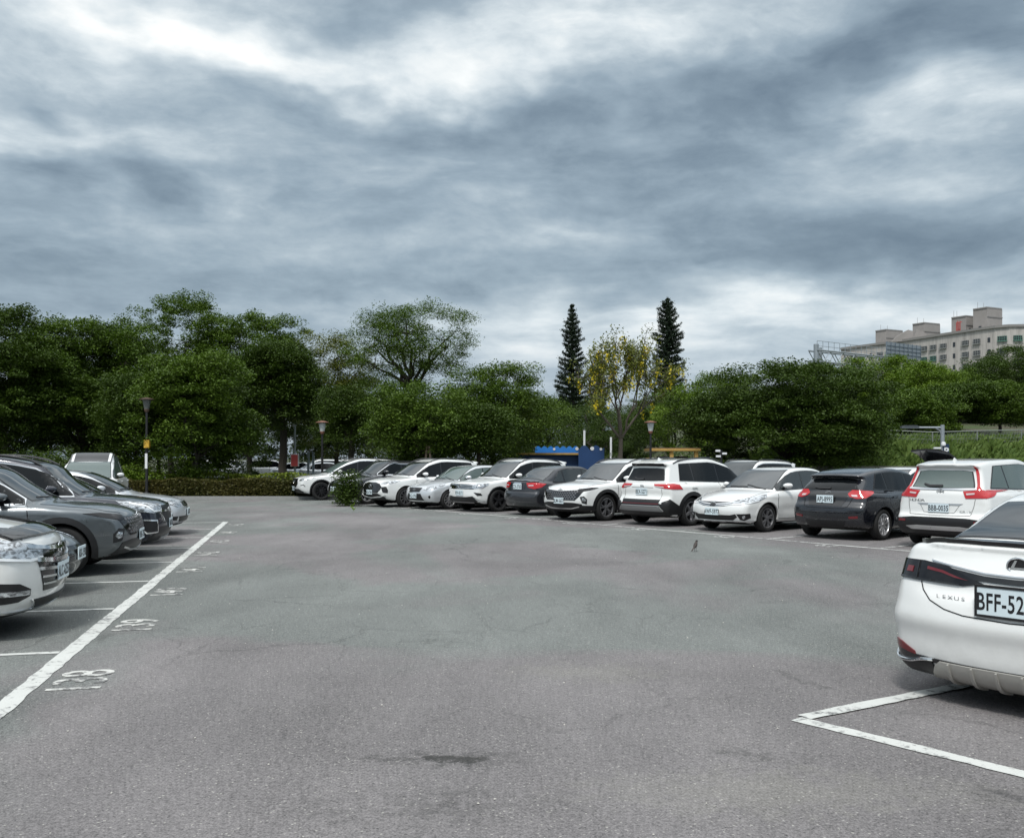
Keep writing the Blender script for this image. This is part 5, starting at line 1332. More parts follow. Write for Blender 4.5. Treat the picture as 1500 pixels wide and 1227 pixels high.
def tree(name, x, y, top, wx, wy=None, base=None, z0=0., kind='mid', seed=1, label='', group=None, nl=9, npad=150, nleaf=70, leaf=.17, pad=.75, flat=.45, shell=.75, trunk=.2, barkm=None,
         trunk_n=1, limbs=1.0, lob=.52, low=-.55, lean=(0, 0), cat_='tree', ctop=None):
    """crown from z=base to z=top, widths wx, wy"""
    rng = np.random.default_rng(seed); wy = wy or wx; base = base if base is not None else z0+(top-z0)*.28
    root = tag(empty(name, (x, y, z0)), label, cat_, group)
    c = np.array([lean[0], lean[1], (top+base)/2-z0]); r = np.array([wx/2, wy/2, (top-base)/2])*.93
    P, lb = lobes_pads(c, r, nl, npad, rng, shell, low, lob)
    q = rng.normal(size=(int(npad*.42), 3)); q[:, 2] += .3; q /= np.linalg.norm(q, axis=1, keepdims=True)
    bm_ = 1+.13*np.sin(q[:, :1]*4.1+seed)*np.cos(q[:, 1:2]*3.7+seed*2)+.07*np.sin(q[:, 2:]*7+q[:, :1]*6)
    P = np.concatenate([P, c+q*r*bm_*rng.uniform(.72, .97, (len(q), 1))])
    # fit the pads to the wanted envelope
    for ax_, lo_, hi_ in ((0, -r[0]/.93+c[0]+pad*.5, r[0]/.93+c[0]-pad*.5), (1, -r[1]/.93+c[1]+pad*.5, r[1]/.93+c[1]-pad*.5), (2, base-z0+pad*.3, top-z0-pad*flat*.6)):
        a_, b_ = np.percentile(P[:, ax_], (1.5, 99)) if ax_ < 2 else (np.percentile(P[:, 2], 1.), np.percentile(P[:, 2], 97.5))
        f_ = lambda q: lo_+(q-a_)/(b_-a_)*(hi_-lo_)
        P[:, ax_] = f_(P[:, ax_])
        for q_ in lb: q_[0][ax_] = f_(q_[0][ax_])
    hi_z = top-z0-pad*flat*.6; ov = P[:, 2] > hi_z; P[ov, 2] = hi_z-rng.uniform(0, .5, ov.sum())
    rad = pad*rng.uniform(.6, 1.25, len(P)); nleaf = int(nleaf*2.15); leaf = leaf*.67
    L_ = pads_to_leaves(P, rad, nleaf, rng, flat)
    V, F = leaves(L_, rng, leaf)
    raw('crown', V, F, LF[kind], False, root)
    tb = MB(); br = MB(); bm = barkm or BARKD
    fork = Vector((lean[0]*.4, lean[1]*.4, (base-z0)+(top-base)*.12))
    for k in range(trunk_n):
        off = Vector((rng.normal()*.25*(k > 0), rng.normal()*.2*(k > 0), 0)); f2 = fork+Vector((rng.normal()*.5*(k > 0), rng.normal()*.4*(k > 0), rng.normal()*.2))
        pts = branch_pts(off, f2, rng, 0, 6, .03)
        tb.tube(pts, [trunk*(1.35 if i == 0 else 1.0)*(1-.35*i/6) for i in range(7)], 9)
    for lc, lr in lb:
        if rng.uniform() > limbs: continue
        e = Vector(lc-np.array([0, 0, lr[2]*.1])); br.tube(branch_pts(fork, e, rng, .08, 5, .07), [trunk*.5*(1-.75*i/5) for i in range(6)], 6)
        near = P[np.argsort(((P-lc)**2).sum(1))[:7]]
        for q in near: br.tube(branch_pts(e, q, rng, .04, 3, .08), [trunk*.14, trunk*.10, trunk*.06, trunk*.03], 4, False)
    t_ = tb.obj('trunk', bm, root); br.obj('branch', bm, root)
    return root
def copy_tree(o, parent=None):
    c = o.copy(); COL.objects.link(c); c.parent = parent
    for ch in list(o.children): copy_tree(ch, c)
    return c
def clone(o, label, x, y, z=None, rz=0., s=1., sz=None):
    c = copy_tree(o); c.location = (x, y, o.location.z if z is None else z); c.rotation_euler = (0, 0, rz); c.scale = (s, s, sz or s)
    c['label'] = label; return c
def TP(px, ytop, wpx, Y, **k):
    """tree seen at photo column px, crown top row ytop, crown width wpx, at depth Y"""
    return dict(x=AT(px, Y), y=Y, top=HT(ytop, Y), wx=wpx/FPX*Y, **k)
LG = 'trees along the left edge of the lot'
T = []
def tr(name, px, ytop, wpx, Y, ybase, **k):
    d = TP(px, ytop, wpx, Y, **k); d['base'] = max(.4, HT(ybase, Y)) if 'z0' not in k else HT(ybase, Y)
    T.append(tree(name, **d)); return T[-1]
tr('broadleaf_tree', 0, 446, 260, 44, 690, kind='dark', seed=11, label='dense dark tree filling the left edge of the picture', group=LG, nl=14, npad=460, nleaf=85, trunk_n=2, leaf=.2, shell=.6)
tr('broadleaf_tree', 125, 468, 215, 46, 688, kind='mid', seed=12, label='dark round tree right of the one at the left edge', group=LG, nl=13, npad=400, nleaf=85, trunk_n=2, leaf=.2, shell=.6)
tr('broadleaf_tree', 250, 431, 190, 58, 665, kind='mid', seed=13, label='tall tree rising highest behind the left trees', group=LG, nl=12, npad=330, nleaf=80, leaf=.21, shell=.65)
tr('broadleaf_tree', 365, 460, 190, 56, 670, kind='mid', seed=14, label='tall dark tree sloping down to the right, right of the highest left tree', group=LG, nl=13, npad=340, nleaf=80, leaf=.21, shell=.65)
tr('broadleaf_tree', 288, 512, 170, 40.5, 695, kind='mid', seed=15, label='low bushy tree with light green top behind the left lamp post', group=LG, nl=10, npad=240, nleaf=80, leaf=.20, trunk_n=3, trunk=.11, pad=.7, low=-.8)
tr('broadleaf_tree', 200, 545, 120, 42, 680, kind='dark', seed=16, label='dark bushy tree left of the lamp post with yellow box', group=LG, nl=8, npad=150, nleaf=75, trunk_n=2, trunk=.12, low=-.8)
tr('broadleaf_tree', 415, 500, 130, 50, 628, kind='dark', seed=17, label='dark tree with forked trunk by the red sign', group=LG, nl=9, npad=240, nleaf=80, leaf=.2, trunk=.26)
tr('broadleaf_tree', 492, 486, 130, 54, 672, kind='olive', seed=18, label='thin olive tree between the dark tree and the tall airy one', group=LG, nl=9, npad=230, nleaf=55, leaf=.16, shell=.5, trunk=.16)
tr('broadleaf_tree', 604, 443, 190, 50, 590, kind='mid', seed=19, label='tall airy tree with dark limbs showing through its crown', group=LG, nl=11, npad=250, nleaf=55, leaf=.15, pad=.72, shell=.5, trunk=.24, barkm=BARKD)
tr('broadleaf_tree', 620, 556, 165, 40.5, 680, kind='mid', seed=20, label='low spreading tree in front of the tall airy tree', group=LG, nl=9, npad=190, nleaf=75, leaf=.19, trunk_n=2, trunk=.13, low=-.7)
tr('broadleaf_tree', 722, 532, 165, 46, 676, kind='mid', seed=21, label='round green tree left of the blue shelter', group=LG, nl=10, npad=230, nleaf=75, low=-.6)
tr('broadleaf_tree', 700, 590, 110, 41, 668, kind='dark', seed=22, label='low dark tree behind the second white SUV from the bush', group=LG, nl=8, npad=150, nleaf=75, low=-.8, trunk=.12)
tr('broadleaf_tree', 795, 577, 100, 55, 676, kind='mid', seed=23, label='small green tree above the blue shelter', group=LG, nl=7, npad=120, nleaf=65)
tr('broadleaf_tree', 515, 560, 110, 46, 660, kind='dark', seed=24, label='dark tree behind the white SUV parked side on', group=LG, nl=8, npad=140, nleaf=60, low=-.7)
RG = 'trees on the right side'
tr('broadleaf_tree', 1153, 533, 305, 47, 690, kind='dark', seed=31, label='wide domed dark tree right of the lamp and yellow kiosk', group=RG, nl=16, npad=560, nleaf=75, leaf=.21, pad=.85, flat=.34, low=-.6, wy=9., trunk_n=4, trunk=.13, lob=.40)
tr('broadleaf_tree', 1030, 546, 150, 62, 680, kind='light', seed=32, label='green tree between the pines and the wide domed tree', group=RG, nl=9, npad=190, nleaf=70, low=-.8)
tr('broadleaf_tree', 980, 572, 100, 66, 678, kind='dark', seed=33, label='small dark tree below the right hand tall pine', group=RG, nl=7, npad=110, nleaf=60, low=-.8)
tr('broadleaf_tree', 865, 590, 150, 68, 678, kind='dark', seed=34, label='dark tree behind the yellow flowering tree', group=RG, nl=8, npad=150, nleaf=60, low=-.8)
for i, (px, yt, wp, Y, yb, kd, lb_) in enumerate([
        (1290, 520, 130, 74, 640, 'light', 'bright green tree right of the wide domed tree'), (1352, 527, 120, 70, 640, 'light', 'bright green tree below the large road sign gantry'),
        (1400, 540, 130, 80, 625, 'mid', 'mid green tree below the middle of the apartment block'), (1450, 520, 130, 84, 625, 'dark', 'dark tree below the right end of the apartment block'),
        (1515, 503, 150, 78, 625, 'dark', 'dark tree at the right edge of the picture'), (1335, 570, 130, 63, 652, 'mid', 'lower mid green tree above the grass bank'),
        (1405, 560, 110, 66, 612, 'dark', 'small dark tree with bare trunk above the fence'), (1465, 555, 130, 66, 622, 'mid', 'rounded tree above the fence near the right edge')]):
    z0 = float(hill_h(np.array(AT(px, Y)), np.array(Y)))
    tr('broadleaf_tree', px, yt, wp, Y, yb, kind=kd, seed=41+i, z0=z0, label=lb_, group='trees on the hillside', nl=9, npad=210, nleaf=70, leaf=.22, pad=.8, low=-.8, trunk=.14)
for i, (px_, Y_) in enumerate(((-31.5, 45.), (-38.5, 49.))): clone(T[i], ('dark tree just beyond the left edge of the picture', 'dark tree second beyond the left edge of the picture')[i], px_, Y_, 0, 1.1+i, 1.0)
# background woodland, copies of three crowns
BGt = [tree('background_tree', -52, 112, 10.5, 13, base=.4, kind='far', seed=71, label='x', group='woodland far behind the lot', nl=9, npad=200, nleaf=55, leaf=.36, pad=1.3, low=-.8, trunk=.25),
       tree('background_tree', -40, 118, 9.5, 12, base=.4, kind='far', seed=72, label='x', group='woodland far behind the lot', nl=9, npad=200, nleaf=55, leaf=.36, pad=1.3, low=-.8, trunk=.25)]
for o in BGt: o['label'] = 'distant dark green tree in the woodland far behind the car park'
k = 0
DG = 'distant dark green tree in the woodland far behind the car park'
for i in range(26):
    x = -72+i*5.6; y = 100+5*math.sin(i*2.1); s0 = .93+.09*math.sin(i*3.3)
    if i < 2: BGt[i].location = (x, y, 0); continue
    if x > -8: s0 *= .80
    if x > 14: y += 18; s0 *= .80
    clone(BGt[i % 2], DG, x, y, float(hill_h(np.array(x), np.array(y))), i*1.7, s0)
for i in range(11): clone(BGt[i % 2], 'unseen tall dark tree added behind the camera to darken reflections', -42+i*8.5, -24-3*math.sin(i*2.), 0, i*1.3, 1.0)  # out of view row, put in so the car windows reflect something dark
# low shrubs filling under the trees
def shrub(name, x, y, wx, wy, h, kind, seed, label, group=None, z0=0., leaf=.13, n=60, npad=60):
    rng = np.random.default_rng(seed); root = tag(empty(name, (x, y, z0)), label, 'shrub', group)
    q = rng.uniform(-1, 1, (npad, 2)); P = np.stack([q[:, 0]*wx/2, q[:, 1]*wy/2, rng.uniform(.12, .92, npad)*h*(1-.35*(q**2).sum(1)/2)], 1)
    V, F = leaves(pads_to_leaves(P, np.full(npad, .3*min(wx, 1.6)+.1), n, rng, .7), rng, leaf); raw('foliage', V, F, LF[kind], False, root)
    m_ = MB()
    for i in range(7): m_.tube(branch_pts((rng.normal()*.06, rng.normal()*.06, 0), P[rng.integers(npad)], rng, .05, 4, .08), [.02, .018, .014, .01, .006], 5)
    m_.obj('stem', BARKD, root); return root
# ---- golden shower tree
def golden():
    rng = np.random.default_rng(88); Y = 47.; x = AT(908, Y); root = tag(empty('flowering_tree', (x, Y, 0)), 'sparse tree hung with yellow blossom in front of the tall pines', 'tree')
    tb = MB(); tips = []
    def grow(a, d, L_, r_, lv):
        b = a+d*L_; pts = branch_pts(a, b, rng, .03, 4, .05); tb.tube(pts, [r_*(1-.4*i/4) for i in range(5)], 7 if lv < 2 else 5, False)
        if lv >= 4: tips.append((b, d)); return
        for k in range(3 if lv < 3 else 3):
            q = Vector(rng.normal(size=3)); q = (d*1.15+q*.55+Vector((0, 0, .16))).normalized(); grow(b if k else pts[3], q, L_*rng.uniform(.66, .86), r_*.58, lv+1)
            if lv >= 2: tips.append((b, d))
    fork = Vector((.05, 0, 2.1)); tb.tube([(0, 0, 0), (.02, 0, 1.0), fork], [.14, .11, .10], 9)
    for an, tl in ((0.15, .85), (1.5, .6), (3.0, .9), (4.3, .55), (5.4, .75), (2.2, .25)):
        grow(fork, Vector((math.cos(an)*tl, math.sin(an)*tl*.8, .95)).normalized(), 1.55, .062, 1)
    tb.obj('trunk', BARK, root)
    P = np.array([tuple(b) for b, d in tips]); rng.shuffle(P)
    V, F = leaves(pads_to_leaves(P[:int(len(P)*.8)], np.full(int(len(P)*.8), .36), 24, rng, .8), rng, .13, .3); raw('crown', V, F, LF['olive'], False, root)
    m_ = MB(); C_ = []
    sel = P[rng.uniform(size=len(P)) < .23]; sel = sel[sel[:, 2] < 6.6]
    for p in sel:
        n_ = rng.integers(10, 22); h = rng.uniform(.3, .55)
        C_.append(np.stack([p[0]+rng.normal(size=n_)*.05, p[1]+rng.normal(size=n_)*.05, p[2]-rng.uniform(0, 1, n_)*h], 1))
    V, F = leaves(np.concatenate(C_), rng, .09, 0, .9); raw('blossom', V, F, LF['yellow'], False, root)
    root.scale = (1.06, 1., 1.28)
golden()
# ---- tall tiered pines
def pine(px, ytop, Y, h0, wd, label, seed, tiers):
    rng = np.random.default_rng(seed); zt = HT(ytop, Y); x = AT(px, Y); root = tag(empty('norfolk_pine', (x, Y, 0)), label, 'pine tree', 'tall tiered pines')
    tb = MB(); tb.tube([(0, 0, 0), (.05, 0, zt*.4), (0, 0, zt*.8), (0, 0, zt)], [.26, .2, .12, .03], 8); tb.obj('trunk', BARKD, root)
    Vs = []; br = MB(); pts_all = []
    for i in range(tiers):
        u = i/(tiers-1); z = h0+(zt-.15-h0)*u**.95
        rad = wd/2*(1-u)**(.62 if seed == 5 else .36)*(1-.25*(1-u)**5)*rng.uniform(.86, 1.08) if u < .995 else .1
        if u < .03: rad *= .8
        nb = 8
        for k in range(nb):
            if rng.uniform() < .13: continue
            a = 2*math.pi*(k+.5*(i % 2))/nb+rng.normal()*.12; d = np.array([math.cos(a), math.sin(a)]); r_ = rad*rng.uniform(.68, 1.15)
            s = np.linspace(.08, 1, max(3, int(r_/.09)))
            lz = z+.42*(s**2.2)*min(1., r_)-.05*s
            base = np.stack([d[0]*s*r_, d[1]*s*r_, lz], 1); br.tube([tuple(base[0]), tuple(base[len(base)//2]), tuple(base[-1])], [.03, .02, .01], 4, False)
            for j in range(17): pts_all.append(base+rng.normal(size=base.shape)*np.array([.09, .09, .085])+np.array([0, 0, .05]))
    br.obj('branch', BARKD, root)
    V, F = leaves(np.concatenate(pts_all), rng, .17, 0, .4); raw('crown', V, F, LF['pine'], False, root)
pine(838, 447, 92, 4.5, 4.3, 'left tall dark tiered pine behind the flowering tree', 5, 27)
pine(978, 438, 92, 5.5, 3.9, 'right tall dark tiered pine, blunt topped, right of the flowering tree', 6, 29)
pine(877, 517, 100, 4.5, 2.9, 'small dark tiered pine seen through the flowering tree', 7, 17)
# ---- hedges
def hedge(x0, x1, y, h, wd, kind, label, seed, leaf=.10, dens=1500, z0=0.):
    rng = np.random.default_rng(seed); L_ = x1-x0; n = int(L_*dens)
    P = np.stack([rng.uniform(0, L_, n), rng.uniform(-wd/2, wd/2, n), rng.uniform(0, 1, n)**.8*h], 1)
    f = rng.uniform(size=n) < .6; P[f, 1] = -wd/2+np.abs(rng.normal(size=f.sum()))*.06
    g_ = (rng.uniform(size=n) < .4) & ~f; P[g_, 2] = h-np.abs(rng.normal(size=g_.sum()))*.05
    P[:, 2] += .05*np.sin(P[:, 0]*2.1)+.03*np.sin(P[:, 0]*5.3+1); P[:, 1] += .05*np.sin(P[:, 0]*3.1)
    root = tag(empty('hedge', (x0, y, z0)), label, 'hedge'); V, F = leaves(P, rng, leaf, .1, .7); raw('foliage', V, F, LF[kind], False, root)
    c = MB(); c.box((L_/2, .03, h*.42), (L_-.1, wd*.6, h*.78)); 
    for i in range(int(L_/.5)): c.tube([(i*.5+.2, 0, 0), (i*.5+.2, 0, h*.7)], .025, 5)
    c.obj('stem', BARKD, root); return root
hedge(-17.5, -7.2, 38.5, .82, 1.0, 'hedge', 'clipped brownish hedge along the kerb left of the white SUV', 3, dens=1500)
hedge(-16.8, -2.0, 40.8, 1.02, 1.2, 'hedge2', 'brighter green hedge behind the brownish one', 4, dens=700)
for i, (px, Y, w_, h, kd, lb_) in enumerate([(60, 40, 3.5, 2.4, 'dark', 'dark shrub behind the parked cars at the far left'), (150, 40, 3.2, 1.9, 'mid', 'shrub behind the pale SUV facing the camera'), (205, 39.5, 2.4, 1.3, 'light', 'light green shrub at the foot of the left lamp post'),
        (640, 44, 5, 1.9, 'dark', 'dark shrub under the low spreading tree'), (580, 43, 4, 2.0, 'dark', 'dark shrub left of the low spreading tree'), (735, 47, 3.4, 1.8, 'mid', 'shrub left of the blue shelter'), (905, 51, 7, 2.1, 'dark', 'dark shrub behind the flowering tree trunk'),
        (1075, 47, 3.5, 2.0, 'dark', 'dark shrub at the left foot of the domed tree'), (1180, 44.6, 6.0, 1.9, 'dark', 'dark undergrowth beneath the domed tree'), (1255, 45.5, 2.4, 1.6, 'mid', 'shrub at the right foot of the domed tree'), (310, 43, 4, 1.7, 'dark', 'dark shrub under the low bushy tree behind the hedge'), (1010, 56, 5, 2.6, 'mid', 'green shrub above the yellow kiosk')]):
    shrub('shrub', AT(px, Y), Y, w_, 1.8, h, kd, 200+i, lb_, 'shrubs under the trees', npad=90, n=55)
shrub('leafy_bush', AT(507, 32.9), 32.9, .72, .7, 1.42, 'dark', 301, 'upright dark leafy bush standing at the nose of the dark car', z0=0., leaf=.09, npad=60, n=55)
sp = MB(); rng = np.random.default_rng(3); g0 = G(517, 756)
for i in range(7):
    a = i*.9; h = .12+.03*i; d = Vector((math.cos(a)*.05, math.sin(a)*.05, 0))
    b = Vector((0, 0, h)); e = b+d*2.2+Vector((0, 0, .10)); m1 = b.lerp(e, .5); sd_ = d.cross(Vector((0, 0, 1))).normalized()*.035
    sp.add([b, m1+sd_, e, m1-sd_], [(0, 1, 2, 3)])
o = sp.obj('leaf_sprig', LF['light'], smooth=False); o.location = (g0.x, g0.y, .01); tag(o, 'small bright green leafy sprig on the asphalt', 'leaf sprig')
# ---- tall grass bank, stuff
rng = np.random.default_rng(17); n = 30000
gxp = rng.uniform(9.5, 42, n); gyp = 45.6+rng.uniform(0, 1, n)**.8*10; gz = hill_h(gxp, gyp)
m = (gxp-9.5)/(gyp-40) > -.2; gxp, gyp, gz = gxp[m], gyp[m], gz[m]; n = len(gxp)
hh = rng.uniform(.35, .85, n)*(1-.3*np.sin(gxp*1.3)**2); aa = rng.uniform(0, 6.28, n); ln = rng.uniform(.15, .5, n)
b0 = np.stack([gxp, gyp, gz], 1); sd = np.stack([np.cos(aa+1.57), np.sin(aa+1.57), 0*aa], 1)*.028; dd = np.stack([np.cos(aa), np.sin(aa), 0*aa], 1)
V = np.stack([b0-sd, b0+sd, b0+sd*.9+dd*(ln*.3)[:, None]+np.array([0, 0, 1])*(hh*.75)[:, None], b0-sd*.2+dd*ln[:, None]+np.array([0, 0, 1])*hh[:, None]], 1).reshape(-1, 3)
tag(raw('tall_grass', V, np.arange(4*n).reshape(n, 4), LF['grass']), 'long green grass covering the bank behind the parked cars', 'grass', kind='stuff')
# ============================================================ place the cars
ROWR = 'cars in the right row'; ROWL = 'cars in the left row'
def at_wheel(c, wx, wy, ang, wheel):
    """put the outer foot of one wheel on (wx,wy); wheel = 'fl','fr','rl','rr'"""
    q = c.q; lx = c.B.L/2-(q['fw'] if wheel[0] == 'f' else q['rw']); ly = (1 if wheel[1] == 'l' else -1)*(q['W']/2-.03)
    a = R(ang); return c.place(wx-(lx*math.cos(a)-ly*math.sin(a)), wy-(lx*math.sin(a)+ly*math.cos(a)), a)
def at_nose(c, x, y, ang):
    a = R(ang); return c.place(x-c.B.L/2*math.cos(a), y-c.B.L/2*math.sin(a), a)
HF, HR = -140.3, 39.7
at_wheel(build_corolla(), 5.87, 21.15, -141, 'fl')
at_wheel(build_tucson(P_WHITE, 'white SUV with faceted dark grille, nose beside the thin light SUV tail', ROWR, 'BLM-5657', True, .03), 2.57, 24.95, -140, 'fl')
at_wheel(build_tiguan(), -.41, 29.2, -140, 'fl')
at_wheel(build_ct(), -2.06, 30.6, -140, 'fl')
at_wheel(build_hs(), -3.66, 31.9, -142, 'fl')
at_wheel(build_qx(), -7.69, 37.2, -155, 'fl')
at_wheel(build_plain_suv('dark crossover between two white SUVs, nose behind the leafy bush', P_BLACK, 4.4, 1.56, 'AQD-1183', ROWR, .036), -5.35, 34.1, -142, 'fl')
at_wheel(build_focus(), 7.70, 19.08, 39.7, 'rr')
at_wheel(build_crv(), 9.20, 17.0, 39.7, 'rr')
at_wheel(build_rav(), 4.51, 23.1, 39.7, 'rr')
at_wheel(build_vios(), 1.35, 27.3, 39.7, 'rr')
es = build_es(); a = R(39.7); es.place(3.21+es.B.L/2*math.cos(a), 5.95+es.B.L/2*math.sin(a), a)
LA = math.degrees(math.atan2(-nE.y, -nE.x))
od = at_nose(build_odyssey(), -4.55, 9.32, LA); od.root.scale = (1.05, 1.05, 1.055); od.root.location.x -= .125*math.cos(R(LA)); od.root.location.y -= .125*math.sin(R(LA))
at_nose(build_low_dark(), -5.50, 11.75, LA)
at_nose(build_tucson(P_GREY, 'grey metallic SUV with faceted grille, second closest large car in left row', ROWL, 'BNL-7750', False, .024), -5.70, 14.15, LA)
at_nose(build_forester(), -6.11, 16.45, LA)
at_nose(build_silver('white sedan of which only the windscreen shows behind the navy SUV', pt=P_WHITE, txt='AQR-5518', group=ROWL), -6.95, 18.75, LA)
at_nose(build_silver('silver old sedan, farthest nose in the left row', group=ROWL, txt='5G-8832', cell=.03), -7.35, 20.9, LA)
c = build_plain_suv('pale white SUV facing the camera behind the left row', P_WHITE, 4.8, 1.86, 'ATX-3310', cell=.035, glass=GLASSG); c.place(-13.45, 29.5, R(-74)); c.patch('roof_glass', 'top', [(2.15, -.5), (2.15, .5), (3.9, .5), (3.9, -.5)], GLOSSB, .006, cell=.09)
c = build_plain_suv('white wagon roof showing behind the chrome grille sedan', P_WHITE, 4.6, 1.62, 'AUA-7812', 'cars in the row behind'); c.place(7.6, 30.0, R(HF))
c = build_silver('white sedan roof showing behind the black hatchback', pt=P_WHITE, txt='ARE-2290', group='cars in the row behind', cell=.04); c.place(11.0, 26.4, R(HF))
c = build_plain_suv('white car just showing over the L shaped tail light SUV at the right edge', P_WHITE, 4.6, 1.68, 'ABC-2086', 'cars in the row behind', .045); c.place(16.4, 28.2, R(HF))
# car with its tailgate raised, far behind
c = build_plain_suv('dark car with its tailgate raised, behind the tall red tail light SUV', P_DARK, 4.5, 1.62, 'AJD-9901', 'cars in the row behind', .045); c.place(16.4, 33.4, R(HR))
m_ = MB(); x0 = -c.B.L/2
V = []
for i in range(7):
    for j in range(9):
        u = i/6; v = j/8*2-1
        V.append((x0+.5-u*1.15, v*.62*(1-.12*u), 1.66+.36*math.sin(u*1.45)-.05*v*v))
nv = len(V); V += [(a_[0]+.02, a_[1]*.96, a_[2]-.06) for a_ in V]
F = [(i*9+j, i*9+j+1, (i+1)*9+j+1, (i+1)*9+j) for i in range(6) for j in range(8)]; F += [tuple(k+nv for k in f[::-1]) for f in F]
rim_ = [j for j in range(9)]+[i*9+8 for i in range(1, 7)]+[54+j for j in range(7, -1, -1)]+[i*9 for i in range(5, 0, -1)]
F += [(rim_[k], rim_[(k+1) % len(rim_)], rim_[(k+1) % len(rim_)]+nv, rim_[k]+nv) for k in range(len(rim_))]
tg = raw('tailgate', V, F, P_DARK, True, c.root, 40)
s_ = MB()
for sg in (-1, 1): s_.tube([(x0+.42, sg*.60, 1.25), (x0+.0, sg*.56, 1.82)], .014, 6)
s_.obj('gas_strut', BLACKP, tg)
# distant cars beyond the hedge
dg = 'distant cars beyond the hedge'
d1 = build_plain_suv('distant white car beyond the hedge', P_WHITE, 4.5, 1.62, '', dg, .06); d2 = build_silver('distant silver car beyond the hedge', txt='', group=dg, cell=.06)
for o in list(bpy.data.objects):
    pass
pos = [(398, 64, 20), (446, 62, 15), (466, 66, 200), (482, 61, 25), (500, 68, 190), (384, 72, 10), (340, 70, 30), (312, 66, 190)]
lb = ['distant white car right of the dark tree trunk', 'distant silver car under the red sign', 'distant white car just right of the red sign', 'distant silver car beside the middle lamp post', 'distant white car behind the side on white SUV',
      'distant silver car left of the dark tree trunk', 'distant white car seen under the low bushy tree', 'distant silver car farthest left under the trees']
for i, (px, Y, an) in enumerate(pos):
    src = (d1, d2)[i % 2].root
    o = src if i < 2 else copy_tree(src)
    o['label'] = lb[i]; o.location = (AT(px, Y), Y, .008); o.rotation_euler = (0, 0, R(an))
# ============================================================ apartment block on the hill
def stained(name, c):
    m, t, p = new_mat(name); tc = t.new('ShaderNodeTexCoord').outputs['Object']
    a = t.noise(t.map(tc, sc=(1.2, 1.2, .12)), 1.0, 6, .7); b = t.noise(tc, .25, 4, .6)
    k = t.m('MULTIPLY', t.mr(a, .42, .70), t.mr(b, .35, .6, .35, 1.))
    t.put(p.inputs['Base Color'], t.mix(t.m('MULTIPLY', k, .75), c, tuple(x*.42 for x in c))); p.inputs['Roughness'].default_value = .9; return m
CONC = stained('stained pale render', (.45, .42, .39)); CONC2 = simple('grey brown rooftop render', (.27, .25, .235), .85, noise=.25, nscale=.4)
WIN = simple('dark window glass', (.03, .035, .04), .1); CAGE = simple('window cage metal', (.30, .31, .30), .6); GREEN = simple('green awning', (.10, .25, .18), .6); SLAB = simple('grey roof edge', (.22, .21, .20), .8); REDP = simple('red rooftop pipes', (.35, .05, .04), .6); WHITEP = simple('white enamel', (.7, .71, .72), .4)
bld = tag(empty('apartment_block', (118.4, 286, 0)), 'long weathered pale apartment block with rooftop towers on the hill', 'building')
O = Vector((118.4, 286, 0))
fp = [Vector(p) for p in ((108.5, 304, 0), (118.4, 286, 0), (125, 270.5, 0), (131, 256.5, 0), (132.8, 253.2, 0), (135.5, 251.0, 0), (139.7, 250.6, 0), (150, 251.5, 0), (165, 254, 0))]
ZB, ZR = 5., 37.4
m_ = MB(); V = []; n = len(fp)
back = [p+Vector((13, 8, 0)) for p in fp]
loop = fp+back[::-1]
m_.prism([(p.x-O.x, p.y-O.y) for p in loop][::-1], ZR-ZB, off=ZB); m_.obj('wall', CONC, bld, smooth=False)
m_ = MB(); lp2 = [p+Vector((-.35, -.35, 0)) for p in fp]+[p for p in back[::-1]]
m_.prism([(p.x-O.x, p.y-O.y) for p in lp2][::-1], .7, off=ZR); m_.obj('roof', SLAB, bld, smooth=False)
cnt = 0; rngb = random.Random(4)
for si in range(0, len(fp)-1):
    a, b = fp[si], fp[si+1]; d = (b-a); L_ = d.length; d.normalize(); nrm = Vector((d.y, -d.x, 0))
    if nrm.y > 0: nrm = -nrm
    an = math.atan2(d.y, d.x); nb = max(1, int(L_/3.3)); 
    for k in range(nb):
        for fl in range(4):
            p = a+d*(L_*(k+.5)/nb)-O; z = ZR-3.0-fl*3.25
            wide = (k+si) % 3 != 0; ww = 2.3 if wide else .8; hh_ = 1.3
            w_ = MB(); w_.box(p+Vector((0, 0, z))+nrm*.02, (ww, .12, hh_), an); wo_ = w_.obj('window', WIN, bld, smooth=False)
            if wide:
                fr = MB(); c0 = p+Vector((0, 0, z))+nrm*.45
                for s_ in (-1, -.5, 0, .5, 1): fr.box(c0+d*(ww*.5*s_), (.06, .08, hh_+.1), an)
                for s_ in (-1, 0, 1): fr.box(c0+Vector((0, 0, s_*hh_*.5)), (ww, .08, .07), an)
                fr.box(p+Vector((0, 0, z-hh_*.55))+nrm*.25, (ww+.2, .6, .12), an)
                fr.obj('window_cage', GREEN if rngb.random() < .2 else CAGE, wo_, smooth=False)
            cnt += 1
            if cnt > 85: break
